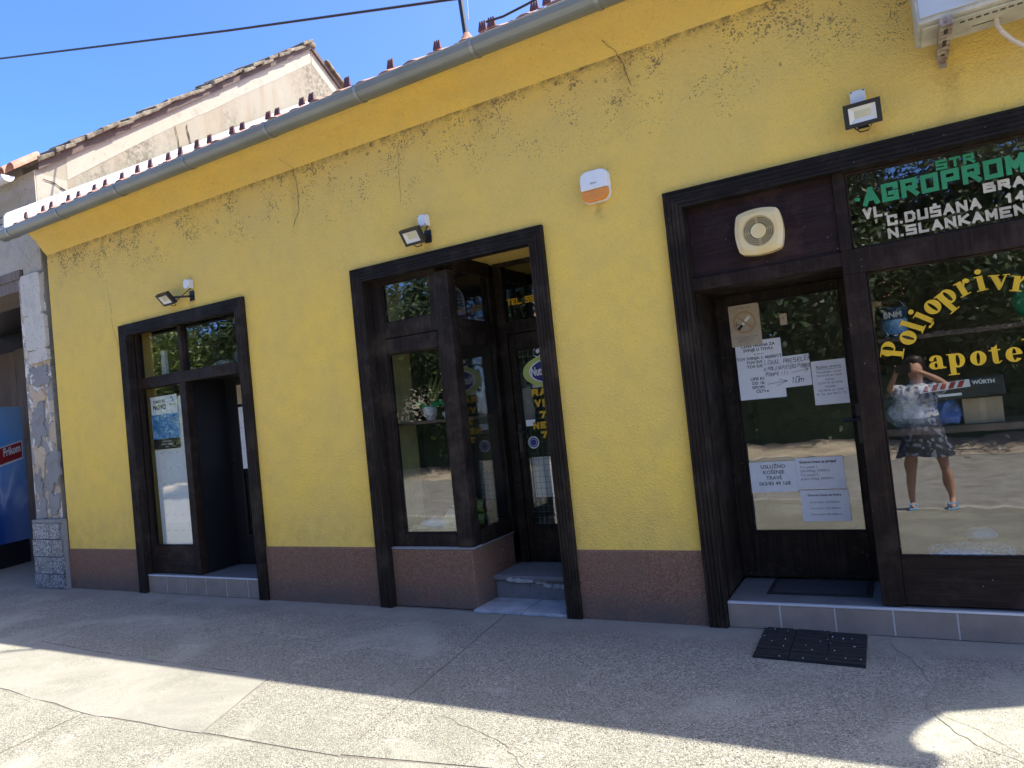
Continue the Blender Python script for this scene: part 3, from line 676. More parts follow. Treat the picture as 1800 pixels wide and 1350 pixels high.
# wall lining beside the display window and ledge above the recess
# ---- shopfront two (middle, with set-back door)
bay = MB().box(-3.95, -3.085, .032, .70, 0, .47)
bay = bay.build('bay_base', W['plinth'], yb, bevel=.008)
B(-3.93, -3.07, .028, .71, .47, .487).build('ledge', W['cement'], bay, bevel=.006)
fw = MB().box(-3.95, -3.885, .03, .15, .488, 2.835).box(-3.885, -3.77, .07, .14, .488, 2.835).box(-3.77, -3.20, .07, .14, 2.70, 2.835).box(-3.77, -3.28, .066, .14, 2.235, 2.365).box(-3.77, -3.24, .068, .14, 2.10, 2.229)
fw.box(-3.77, -3.24, .07, .14, .489, .59).box(-3.28, -3.22, .069, .138, 2.235, 2.70).box(-3.22, -3.075, .045, .16, .488, 2.70)
bead(fw, -3.77, -3.28, 2.365, 2.70, .098); bead(fw, -3.77, -3.24, .59, 2.10, .098)
f2 = fw.build('window_frame', W['wood'], yb, bevel=.004)
pane(-3.77, -3.28, 2.365, 2.70, .10, f2); pane(-3.77, -3.22, .59, 2.10, .10, f2)
sf = MB().box(-3.11, -3.06, .161, .70, 2.70, 2.835).box(-3.11, -3.06, .161, .66, 2.10, 2.31).box(-3.11, -3.06, .161, .66, .488, .61).box(-3.115, -3.055, .66, .75, .488, 2.70).box(-3.20, -3.075, .14, .1609, 2.70, 2.835)
sf = sf.build('side_window_frame', W['wood'], yb, bevel=.004)
B(-3.088, -3.082, .161, .66, 2.31, 2.70).build('pane', W['glass'], sf); B(-3.088, -3.082, .161, .66, .61, 2.10).build('pane', W['glass'], sf)
df = MB().box(-3.055, -2.975, .745, .83, .20, 2.835).box(-2.975, -2.235, .75, .83, 2.19, 2.30).box(-2.975, -2.235, .75, .83, 2.79, 2.835).box(-2.30, -2.235, .745, .83, .2, 2.19)
df = df.build('door_frame', W['wood'], yb, bevel=.004); pane(-2.975, -2.235, 2.30, 2.79, .78, df)
d2 = MB().box(-2.97, -2.915, .76, .81, .21, 2.185).box(-2.36, -2.305, .76, .81, .21, 2.185).box(-2.915, -2.36, .76, .81, 2.045, 2.185).box(-2.915, -2.36, .76, .81, .21, .515)
bead(d2, -2.915, -2.36, .515, 2.045, .775); d2 = d2.build('door', W['wood'], yb, bevel=.004)
pane(-2.915, -2.36, .515, 2.045, .78, d2)
MB().box(-2.962, -2.925, .752, .76, 1.16, 1.40).tube([(-2.945, .76, 1.33), (-2.945, .715, 1.33), (-2.85, .71, 1.335)], .009, 8).build('handle', W['lampblack'], d2)
mb = MB()
for i in range(12): mb.box(-2.915 + i * .048, -2.912 + i * .048, .80, .803, .52, 2.04)
for i in range(31): mb.box(-2.915, -2.36, .8031, .806, .53 + i * .05, .533 + i * .05)
mb.build('grille', W['meshgreen'], d2)
B(-3.08, -2.225, .001, .90, 2.822, 2.837).build('recess_ceiling', W['cove'], yb)
B(-2.24, -2.226, .02, .74, .0, 2.82).build('recess_lining', W['wood'], yb)
st = MB().box(-3.084, -2.236, .30, .95, .165, .205).box(-3.08, -2.24, .325, .95, .0, .165).jitter(.004, 9).build('door_step', W['step'], yb, bevel=.008)
mb = MB()
for k in range(9):
    cx = -2.92 + k * .055 + random.uniform(-.01, .01); h = .014 + .016 * random.random(); zc = .172 - k * .002 - (.03 if k > 5 else 0)
    mb.prism([(cx + math.cos(a) * random.uniform(.022, .045), zc + math.sin(a) * random.uniform(.6, 1.2) * h) for a in [i * math.pi / 4 for i in range(8)]], front(.2985 + (.0245 if zc < .165 else 0) - .0004 * k), 0., .004)
mb.build('chipped_edge', W['chip'], st)
mslab = B(-3.084, -2.67, -.03, .322, 0.002, .022).build('marble_slab', W['marble'], yb, bevel=.003); B(-2.664, -2.24, -.028, .322, .002, .0215).build('marble_slab', W['marble'], yb, bevel=.003)
# ---- shopfront three (right)
fw = MB().box(-1.20, -.25, .02, .10, 2.185, 2.268).box(-.25, -.185, .02, .10, 2.275, 2.80).box(-.25, 1.855, .022, .10, 2.13, 2.2745).box(-.25, -.13, .018, .10, .170, 2.13).box(1.78, 1.855, .02, .1, .17, 2.13).box(1.78, 1.855, .02, .1, 2.275, 2.8).box(-.185, 1.78, .024, .1, 2.735, 2.8)
fw.box(-1.20, -1.135, .022, .10, 2.268, 2.80)
bead(fw, -.13, 1.78, .45, 2.13, .060); bead(fw, -.185, 1.78, 2.275, 2.735, .060)
f3 = fw.build('window_frame', W['brownv'], yb, bevel=.004)
B(-.13, 1.78, .05, .10, .170, .45).build('lower_panel', W['brown'], f3, bevel=.004)
B(-1.135, -.25, .045, .08, 2.268, 2.80).build('fan_panel', W['fanwood'], f3, bevel=.003)
pane(-.185, 1.78, 2.275, 2.735, .062, f3); pane(-.13, 1.78, .45, 2.13, .062, f3)
MB().box(-1.20, -1.145, .10, .66, .167, 2.20).box(-1.145, -.235, .10, .66, 2.186, 2.22).box(-.25, -.215, .101, .66, .17, 2.185).build('recess_lining', W['wood'], yb)
d3 = MB().box(-1.144, -1.06, .57, .62, .18, 2.185).box(-.315, -.251, .57, .62, .18, 2.185).box(-1.06, -.315, .57, .62, 2.125, 2.185).box(-1.06, -.315, .57, .62, .18, .49)
bead(d3, -1.06, -.315, .49, 2.125, .585); d3 = d3.build('door', W['wood'], yb, bevel=.004); pane(-1.06, -.315, .49, 2.125, .59, d3)
MB().box(-.30, -.268, .562, .57, 1.08, 1.34).tube([(-.283, .57, 1.24), (-.283, .525, 1.24), (-.385, .52, 1.235)], .009, 8).build('handle', W['lampblack'], d3)
th3 = B(-1.142, 1.855, .004, .66, 0, .161).build('threshold', W['ttop'], yb)
tiles(th3, [-1.140, -.824, -.510, -.198, .120, .435, .75, 1.065, 1.38, 1.695, 1.853], .163)
for i in range(3): B(-1.14 + .316 * i + .003, -1.14 + .316 * (i + 1) - .003, .03, .34, .161, .164).build('tile', W['ttop'], th3); B(-1.14 + .316 * i + .003, -1.14 + .316 * (i + 1) - .003, .346, .569, .161, .164).build('tile', W['ttop'], th3)
# ---- rooms behind the glass
mb = MB()
def wallq(*p): mb.quad(*p)
wallq((XL + .1, 3.6, .1), (XR - .1, 3.6, .1), (XR - .1, 3.6, 3.0), (XL + .1, 3.6, 3.0)); wallq((XL + .1, .3, 3.0), (XL + .1, 3.6, 3.0), (XR - .1, 3.6, 3.0), (XR - .1, .3, 3.0))
for xx in (XL + .1, -5.2, -1.5, XR - .1): mb.box(xx - .04, xx + .04, .31, 3.59, .1, 2.99)
for (a, b) in ((XL + .1, -7.23), (-5.40, -3.96), (-2.22, -1.21), (1.86, XR - .1)): mb.box(a, b, .29, .31, .1, 2.99)
mb.build('interior_wall', W['room'], yb)
B(XL + .1, XR - .1, .67, 3.6, .06, .155).build('interior_floor', W['roomfloor'], yb)
B(-3.96, -3.952, .16, .62, .50, 2.83).build('side_board', W['sidewall'], yb)
mb = MB(); 
for i in range(22): mb.box(-3.951, -3.947, .18 + i * .02, .185 + i * .02, .50, 2.83)
mb.build('side_board_ribs', W['sidewall'], yb)
B(-3.94, -3.12, .16, .72, .50, .585).build('display_deck', W['shelf'], yb); B(-3.94, -3.13, .24, .64, 1.49, 1.512).build('display_shelf', W['shelf'], yb); B(-3.94, -3.13, .16, .66, 2.325, 2.355).build('display_shelf', W['shelf'], yb)
B(-3.94, -3.13, .70, .72, .6, 2.8).build('display_back', W['black'], yb)
B(-.12, 1.78, .40, .66, 1.715, 1.742).build('display_shelf', W['shelf'], yb); B(-.12, 1.78, .25, .95, 1.135, 1.175).build('display_shelf', W['shelf'], yb); B(-.12, 1.78, .12, 1.9, .32, .365).build('display_deck', W['roomfloor'], yb)
B(-7.20, -6.45, .16, .62, 2.21, 2.235).box(-6.45, -5.41, .15, .62, 2.203, 2.235).build('display_shelf', W['shelf'], yb)
B(-7.20, -6.50, .16, .5, .40, .46).build('display_deck', W['shelf'], yb)

# ---- painted and stuck lettering on the panes of the building
def letters(fn, mat, parent, name='lettering'):
    mb = MB(); fn(mb); return mb.build(name, mat, parent)
YL = .0585
letters(lambda m: (block_text(m, 'STR', .284, 2.637, .056, YL, .066, .055, .0145), block_text(m, 'AGROPROM', -.100, 2.520, .106, YL, .1005, .087, .0255, slope=.012), m.quad((-.142, YL, 2.56), (-.115, YL, 2.555), (-.112, YL, 2.575), (-.142, YL, 2.58))), W['green'], f3)
def ivory(m):
    block_text(m, 'VL.', -.108, 2.442, .064, YL, .056, .048, .0155)
    block_text(m, 'C.DUŠANA', .012, 2.378, .062, YL, .0635, .054, .0150); block_text(m, 'N.SLANKAMEN', .008, 2.302, .060, YL, .0645, .055, .0150)
    block_text(m, '14', .579, 2.379, .052, YL, .05, .042, .014)
    block_text(m, 'BRACA', .491, 2.457, .054, YL, .067, .057, .0155)
letters(ivory, W['ivory'], f3)
letters(lambda m: block_text(m, 'TEL. 59', -2.955, 2.44, .056, .7765, .045, .040, .0130), W['yellow'], df)
def hours(m):
    block_text(m, 'RADNO', -2.805, 1.628, .062, .7765, .078, .064, .019); block_text(m, 'VREME', -2.785, 1.535, .062, .7765, .075, .062, .019)
    block_text(m, '7', -2.745, 1.435, .060, .7765, .07, .058, .019); block_text(m, 'NED', -2.82, 1.345, .060, .7765, .07, .058, .018); block_text(m, '7', -2.75, 1.262, .060, .7765, .07, .058, .019)
letters(hours, W['yellow'], d2)
# fat-face serif letters for the arched shop name
def ell(cx, cy, rx, ry, tilt=0, n=22):
    t = math.radians(tilt); return [(cx + rx * math.cos(a) * math.cos(t) - ry * math.sin(a) * math.sin(t), cy + rx * math.cos(a) * math.sin(t) + ry * math.sin(a) * math.cos(t)) for a in [2 * math.pi * i / n for i in range(n)]]
def ring(o, i): return ('ring', o, i)
def rect(a, b, c, d): return [(a, c), (b, c), (b, d), (a, d)]
SG = {'P': (.78, [rect(.12, .36, 0, 1.0), rect(.0, .50, 0, .05), rect(.0, .34, .95, 1.0), ring(ell(.42, .70, .36, .31), ell(.42, .70, .12, .25)), ]),
      'o': (.72, [ring(ell(.36, .34, .34, .36), ell(.36, .34, .075, .28, -4))]),
      'l': (.42, [rect(.09, .33, 0, 1.05), rect(.0, .42, 0, .05), [(0, 1.0), (.2, 1.0), (.2, 1.06), (0, 1.03)]]),
      'j': (.44, [rect(.14, .38, -.12, .70), rect(.03, .30, .655, .70), ell(.26, .90, .125, .115), [(.38, -.12), (.38, -.05), (.2, -.22), (-.06, -.20), (-.10, -.13), (-.02, -.08), (.10, -.14), (.16, -.10), (.14, .0)][::-1]]),
      'p': (.80, [rect(.10, .34, -.34, .70), rect(.0, .3, .655, .70), rect(-.02, .46, -.36, -.31), ring(ell(.46, .345, .31, .36), ell(.46, .345, .085, .28))]),
      'r': (.62, [rect(.10, .34, 0, .70), rect(.0, .3, .655, .70), rect(.0, .46, 0, .05), [(.34, .5), (.42, .70), (.58, .72), (.62, .60), (.5, .62), (.34, .38)][::-1], ell(.55, .585, .105, .105)]),
      'i': (.44, [rect(.10, .34, 0, .70), rect(.0, .3, .655, .70), rect(.0, .44, 0, .05), ell(.21, .90, .13, .12)]),
      'v': (.76, [[(.04, .69), (.30, .69), (.52, .20), (.40, 0), (.35, 0)], [(.40, .0), (.52, .22), (.68, .69), (.62, .69), (.36, .06)], rect(-.04, .40, .655, .70), rect(.52, .80, .655, .70)]),
      'a': (.74, [rect(.36, .60, .10, .52), [(.60, .14), (.60, .02), (.70, .0), (.76, .08), (.70, .06)], ell(.50, .06, .14, .06), ring(ell(.27, .20, .27, .205), ell(.30, .20, .065, .13)), [(.60, .50), (.55, .64), (.40, .71), (.20, .70), (.06, .60), (.10, .46), (.2, .46), (.24, .56), (.34, .64), (.36, .50)], ell(.14, .52, .105, .09)]),
      't': (.50, [rect(.12, .36, .10, .80), rect(.0, .48, .62, .68), [(.12, .66), (.36, .66), (.36, .92)], [(.12, .12), (.18, .0), (.36, -.02), (.50, .10), (.46, .13), (.36, .06), (.34, .14)]]),
      'e': (.70, [('strip', [(.35 + .34 * math.cos(math.radians(a)), .34 + .36 * math.sin(math.radians(a))) for a in range(2, 325, 10)], [(.37 + .085 * math.cos(math.radians(a)), .35 + .285 * math.sin(math.radians(a))) for a in range(2, 325, 10)]), rect(.30, .67, .33, .385)]),
      'k': (.82, [rect(.10, .34, 0, 1.05), rect(.0, .44, 0, .05), rect(.0, .2, .99, 1.05), [(.34, .30), (.60, .66), (.68, .66), (.42, .34)], [(.42, .40), (.52, .46), (.80, .03), (.54, .03)], rect(.44, .84, 0, .05)]),
      'd': (.80, [rect(.44, .68, 0, 1.05), rect(.44, .80, 0, .05), ring(ell(.32, .345, .31, .36), ell(.32, .345, .085, .28))]), 'n': (.84, [rect(.10, .34, 0, .70), rect(.0, .3, .655, .70), rect(.0, .42, 0, .05), rect(.50, .74, 0, .5), rect(.44, .84, 0, .05), [(.34, .46), (.34, .58), (.5, .71), (.66, .70), (.74, .5), (.5, .5)][::-1]])}
def serif(m, ch, x, z, h, y, rot=0., vc=0.):
    w, shapes = SG[ch]; c, s = math.cos(rot), math.sin(rot)
    def T(p, yy): u, v = p[0] * h - w * h / 2, p[1] * h; return (x + u * c - (v - vc * h) * s, yy, z + u * s + (v - vc * h) * c)
    for sh in shapes:
        m.k += 1; yy = y - .00015 * (m.k % 40)
        if isinstance(sh, tuple) and sh[0] == 'strip':
            n = len(sh[1]); m.add([T(p, yy) for p in sh[1]] + [T(p, yy) for p in sh[2]], [(k, k + 1, n + k + 1, n + k) for k in range(n - 1)])
        elif isinstance(sh, tuple) and sh[0] == 'ring':
            o, i = sh[1], sh[2]; n = len(o)
            if len(i) != n:                   # resample the inner outline
                i = [i[int(k * len(i) / n)] for k in range(n)]
                cx = sum(p[0] for p in i) / n; cy_ = sum(p[1] for p in i) / n
                i = []
                hole = sh[2]
                for p in o:
                    a = math.atan2(p[1] - cy_, p[0] - cx); best = None
                    for (p0, p1) in zip(hole, hole[1:] + hole[:1]):
                        d = (p1[0] - p0[0], p1[1] - p0[1]); den = math.cos(a) * d[1] - math.sin(a) * d[0]
                        if abs(den) < 1e-9: continue
                        t_ = ((p0[0] - cx) * d[1] - (p0[1] - cy_) * d[0]) / den; u_ = ((p0[0] - cx) * math.sin(a) - (p0[1] - cy_) * math.cos(a)) / den
                        if t_ > 0 and -1e-6 <= u_ <= 1 + 1e-6: best = t_ if best is None else min(best, t_)
                    best = best or .05; i.append((cx + best * math.cos(a), cy_ + best * math.sin(a)))
            m.add([T(p, yy) for p in o] + [T(p, yy) for p in i], [(k, (k + 1) % n, n + (k + 1) % n, n + k) for k in range(n)])
        else: m.quad(*[T(p, yy) for p in sh])
def shopname(m):
    spots = [('P', 1545, 625), ('o', 0, 0)]
    # arch of letters along measured anchor points (x, z) with their tilt
    L = [('P', -.040, 1.655, 77), ('o', .045, 1.716, 70), ('l', .078, 1.779, 63), ('j', .128, 1.820, 56), ('o', .185, 1.874, 47), ('p', .258, 1.916, 37), ('r', .345, 1.955, 22), ('i', .426, 1.966, 6), ('v', .509, 1.957, -5), ('r', .596, 1.934, -14), ('e', .67, 1.90, -24), ('d', .735, 1.85, -36), ('n', .79, 1.78, -50), ('a', .83, 1.70, -64)]
    for ch, xx, zz, a in L: serif(m, ch, xx, zz, .120, YL, math.radians(a), {'P': .5, 'l': .5}.get(ch, .35))
    for ch, xx in (('a', .176), ('p', .268), ('o', .372), ('t', .452), ('e', .536), ('k', .625), ('a', .715)): serif(m, ch, xx, 1.517, .113, YL, math.radians(1.5))
letters(shopname, W['yellow'], f3)

# ================================================================== OLD HOUSE ON THE LEFT
oh = thing('old_house', 'old weathered house with cream gable, worn stone gateway pier and wooden gate', 'building', (-10.5, 1.5, 0))
GX = -8.70
gp = [(.004, 0), (10, 0), (10, 4.82), (4.86, 8.38), (.004, 4.945)]
MB().prism(gp, lambda u, v, d: (d, u, v), GX, GX - .4).build('gable_wall', W['cream'], oh)
s35 = (8.38 - 4.93) / 4.88
MB().prism([(0, 4.0), (.36, 4.0), (.36, 4.93 + .36 * s35 - .30), (.0, 4.93 - .02)], lambda u, v, d: (d, u, v), GX, GX + .004).build('plaster_band', W['creamband'], oh)
band = [(.37, 4.93 + .38 * s35 - .30)] + [(y_, 4.93 + (y_ + .02) * s35 - .27 + .05 * noise.noise(Vector((y_ * 1.6, 0, 0)))) for y_ in [.8, 1.4, 2, 2.6, 3.2, 3.8, 4.4]] + [(4.86, 8.12), (4.86, 8.37), (.37, 4.93 + .37 * s35)]
MB().prism(band, lambda u, v, d: (d, u, v), GX, GX + .003).build('plaster_band', W['creamband'], oh)
MB().prism([(4.88, 8.10), (5.02, 8.0), (6.5, 7.0), (6.6, 7.15), (4.88, 8.36)], lambda u, v, d: (d, u, v), GX, GX + .003).build('plaster_band', W['creamband'], oh)
# verge: mortar bed, coloured dark for the shadow under the tiles, and individual tile ends
MB().prism([(.02, 4.94), (4.86, 8.37), (4.86, 8.46), (.02, 5.04)], lambda u, v, d: (d, u, v), GX - .3, GX + .045).jitter(.012, 4).build('shaded_verge_mortar', W['mortar'], oh)
MB().prism([(4.865, 8.37), (10.2, 4.62), (10.2, 4.71), (4.865, 8.46)], lambda u, v, d: (d, u, v), GX - .3, GX + .045).jitter(.012, 4).build('shaded_verge_mortar', W['mortar'], oh)
def vt(): return MB().add([(-.45, 0, 0), (.0, 0, 0), (.0, .25, .176), (-.45, .25, .176), (-.45, -.012, .075), (.0, -.012, .065), (.0, .245, .222), (-.45, .245, .23)], [(0, 3, 2, 1), (4, 5, 6, 7), (0, 1, 5, 4), (1, 2, 6, 5), (2, 3, 7, 6), (3, 0, 4, 7)]).build('verge_tile', W['oldtile'], None, bevel=.012)
v0 = vt(); v0.parent = oh; n = 24
for i in range(n):
    y_ = .0 + i * (4.80 / n); l = Vector((GX + .11 + random.uniform(-.03, .03), y_, 4.87 + (y_ + .2) * s35 + random.uniform(-.012, .03))) - oh.location
    o = v0 if i == 0 else copy(v0, l); o.location = l; o.rotation_euler = (random.uniform(-.05, .05), random.uniform(-.08, .08), random.uniform(-.06, .06))
for i in range(22):
    y_ = 4.95 + i * .24; l = Vector((GX + .09 + random.uniform(-.02, .02), y_ + .22, 8.48 - (y_ - 4.86) * .702 - .155)) - oh.location
    o = copy(v0, l); o.rotation_euler = (math.radians(-70.2), 0, 0)
B(GX - .4, GX + .08, 4.76, 4.96, 8.40, 8.50).jitter(.02, 5).build('ridge_tile', W['oldtile'], oh, bevel=.03)
B(GX - .6, GX + .02, 4.32, 4.46, 8.10, 8.19).jitter(.02, 5).build('ridge_tile', W['terra'], oh, bevel=.03)
MB().quad((GX - .3, -.1, 4.98), (-22, -.1, 4.98), (-22, 4.86, 8.49), (GX - .3, 4.86, 8.49)).quad((GX - .3, 4.86, 8.49), (-22, 4.86, 8.49), (-22, 10.2, 4.7), (GX - .3, 10.2, 4.7)).build('roof', W['oldtile'], oh)
# street wall with gateway
MB().box(-22, GX - .402, 0, .5, 3.83, 4.93).box(-22, -13.2, 0, .5, 0, 3.83).build('street_wall', W['greypl'], oh)
MB().prism([(GX - .401, 3.73), (GX - .001, 3.73), (GX - .001, 4.93), (GX - .401, 4.93)], front(-.014), 0, .014).build('street_wall', W['greypl'], oh)
B(-22, -9.2, -.012, .5, 3.72, 3.829).box(-22, -9.2, .002, .49, 3.58, 3.719).build('lintel', W['planks'], oh)
MB().box(-9.26, GX - .405, -.0, .55, 0, 3.70).build('pier', W['peel'], oh)
B(GX - .404, GX - .006, -.0, .02, .0, 3.729).build('pier', W['peel'], oh)
def blob(cx, cz, w, h, y0, y1, mat, name, n=18, rough=.16, seed=0, back=0., pw=.75):
    P = []
    for i in range(n * 2):
        a = 2 * math.pi * i / (n * 2); ca, sa = math.cos(a), math.sin(a); k = 1 / max(abs(ca), abs(sa)) ** pw
        r = 1 + rough * noise.noise(Vector((ca * 1.7 + seed, sa * 1.7, seed * 3.1)))
        P.append((cx + w / 2 * ca * k * r, cz + h / 2 * sa * k * r))
    return MB().prism(P, front(0), y0 - seed * .00037, y1 + back + seed * .0004).build(name, mat, oh, tri=True)
blob(-8.93, 3.47, .42, .50, -.045, 0, W['quoin'], 'quoin', rough=.09, seed=1.3, pw=.97); blob(-8.90, 3.02, .43, .41, -.042, 0, W['quoin'], 'quoin', rough=.09, seed=2.6, pw=.97); blob(-8.88, 2.735, .40, .15, -.038, 0, W['quoin'], 'quoin', rough=.16, seed=3.9, pw=.9)
B(-9.12, -8.68, -.03, -.001, 3.715, 3.735).build('cement_joint', W['cement'], oh); B(-9.10, -8.68, -.02, -.001, 3.225, 3.24).build('cement_joint', W['cement'], oh); B(-9.12, -8.68, -.02, -.001, 2.812, 2.826).build('cement_joint', W['cement'], oh)
for i, (cx, cz, w, h, m, y) in enumerate([(-8.92, 2.50, .5, .22, 'cement', .014), (-9.0, 2.22, .30, .24, 'brickpl', .018), (-9.03, 1.95, .30, .42, 'cement', .022), (-9.06, 1.50, .24, .34, 'brickpl', .016), (-8.83, 1.36, .28, .38, 'cement', .022), (-9.10, 1.22, .15, .30, 'cement', .018), (-9.06, .93, .12, .20, 'cement', .015), (-8.83, .96, .20, .22, 'cement', .018)]):
    blob(cx, cz, w, h, -y, .0, W[m], 'plaster_patch', rough=.75, seed=i * 1.7 + .5, back=.004)
B(-9.22, -8.615, -.075, -.001, .765, .80).jitter(.006, 8).build('pier_cap', W['cement'], oh)
B(-9.225, -8.618, -.055, -.0005, .0, .764).build('base_mortar', W['cement'], oh)
rows = [(.005, .165, [-9.235, -8.93, -8.62]), (.170, .365, [-9.235, -9.02, -8.83, -8.62]), (.370, .57, [-9.245, -8.85, -8.63]), (.575, .762, [-9.215, -9.18, -8.87, -8.66])]
for (z0, z1, xs) in rows:
    for (a, b) in zip(xs[:-1], xs[1:]): B(a + .003, b - .003, -.078 + random.uniform(-.004, .004), -.055, z0 + .002, z1 - .002).build('granite_tile', W['granite'], oh, bevel=.003)
# gate planks at the back of the gateway
for i in range(12): B(-13.2 + i * .331, -13.2 + i * .331 + .322, 1.50 + random.uniform(-.006, .006), 1.54, .0, 3.30 + random.uniform(-.01, .02)).build('gate_plank', W['planks'], oh, bevel=.004)
MB().box(-13.2, -9.2, 1.56, 1.60, 0, 3.60).box(-9.26, -9.20, .552, 1.56, 0, 3.60).box(-13.2, -9.2, .51, 1.60, 3.60, 3.66).build('gateway_shade_lining', W['black'], oh)  # passage lining coloured black to stand for shade inside the gateway
B(-13.2, -9.27, 1.46, 1.50, 1.86, 1.96).build('gate_rail', W['planks'], oh)
# eave corner with tiles and white gutter, left of the gable
for i in range(6):
    P = [(math.cos(a) * .10, math.sin(a) * .10) for a in [math.pi * k / 8 for k in range(9)]]; Q = [(p[0] * .84, p[1] * .84) for p in P][::-1]
    xx = GX - .02 - i * .215
    MB().prism(P + Q, lambda u, v, d, xx=xx: (xx + u, -.27 + d, 4.86 + v + d * s35), 0, .30).build('eave_tile', W['terra'], oh)
mb = MB(); P = [(-.31 + .07 * math.cos(math.pi + math.pi * k / 8), 4.79 + .07 * math.sin(math.pi + math.pi * k / 8)) for k in range(9)]
for (a, b) in zip(P[:-1], P[1:]): mb.quad((-22, *a), (GX + .02, *a), (GX + .02, *b), (-22, *b))
mb.quad(*[(GX + .02, *p) for p in P]); mb.build('white_gutter', W['whitemetal'], oh)
for (P, w) in (([(GX + .004, .05, 4.86), (GX + .004, .42, 4.72), (GX + .004, .72, 4.62), (GX + .004, .9, 4.45)], .035), ([(GX + .004, 1.95, 6.05), (GX + .004, 2.0, 5.75), (GX + .004, 2.08, 5.4)], .03), ([(GX + .004, 2.13, 6.15), (GX + .004, 2.2, 5.8)], .04), ([(GX + .004, 5.55, 7.7), (GX + .004, 5.62, 7.2)], .06)):
    mb = MB(); Q = []
    for (a, b) in zip(P[:-1], P[1:]):
        for k in range(7): p = Vector(a).lerp(Vector(b), k / 7); q = noise.noise_vector(p * 6) * .05; Q.append(Vector((p.x, p.y + q.y, p.z + q.z)))
    Q.append(Vector(P[-1]))
    for k, (a, b) in enumerate(zip(Q[:-1], Q[1:])):
        ww = w * (.25 + abs(noise.noise(Vector((k * .7, P[0][1], 1))))) / 2; mb.quad((a.x + .009, a.y - ww, a.z - ww), (a.x + .009, a.y + ww, a.z + ww), (b.x + .009, b.y + ww, b.z + ww), (b.x + .009, b.y - ww, b.z - ww))
    mb.build('crack', W['moss'], oh)

# freezer in the gateway
A = Vector((-11.68, 1.12)); D_ = Vector((.36, -.93)).normalized(); Nn = Vector((-D_.y, D_.x)) * -1
fz = thing('ice_cream_freezer', 'tall blue printed ice cream freezer standing in the old gateway', 'freezer', (A.x, A.y, 0))
def fr(u, w, z): p = A + D_ * u + Nn * w; return (p.x, p.y, z)
side = -1 if (A + Nn).x > A.x else 1
def fbox(u0, u1, w0, w1, z0, z1): return MB().add([fr(u, w, z) for z in (z0, z1) for (u, w) in ((u0, w0), (u1, w0), (u1, w1), (u0, w1))], [(0, 3, 2, 1), (4, 5, 6, 7), (0, 1, 5, 4), (1, 2, 6, 5), (2, 3, 7, 6), (3, 0, 4, 7)])
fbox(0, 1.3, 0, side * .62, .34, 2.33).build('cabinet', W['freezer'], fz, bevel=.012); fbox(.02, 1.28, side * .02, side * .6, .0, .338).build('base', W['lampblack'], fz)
def fplate(u0, u1, z0, z1, w, mat, name, sl=.1): return MB().quad(fr(u0, -side * w, z0), fr(u1, -side * w, z0 - sl), fr(u1, -side * w, z1 - sl), fr(u0, -side * w, z1)).build(name, mat, fz)
fplate(.06, .62, 1.57, 1.80, .004, W['red'], 'logo_banner', .12)
MB().add([fr(.04 + .6 * u, -side * .003, 1.685 - .13 * u + (.14 if k else -.14)) for k in (0, 1) for u in (0, 1)], [(0, 1, 3, 2)]).build('logo_border', W['white'], fz)
cu = bpy.data.curves.new('logo', 'FONT'); cu.body = 'Frikom'; cu.size = .16; cu.offset = .006; cu.resolution_u = 2
to = bpy.data.objects.new('logo', cu); C.objects.link(to); bpy.context.view_layer.update()
me = bpy.data.meshes.new_from_object(to.evaluated_get(bpy.context.evaluated_depsgraph_get())); bpy.data.objects.remove(to)
wd = max(v.co.x for v in me.vertices); mb = MB()
mb.add([fr(.395 - v.co.x / wd * .31, -side * .006, 1.60 + v.co.x / wd * .065 + v.co.y) for v in me.vertices], [tuple(p.vertices) for p in me.polygons]); mb.build('logo_lettering', W['white'], fz)

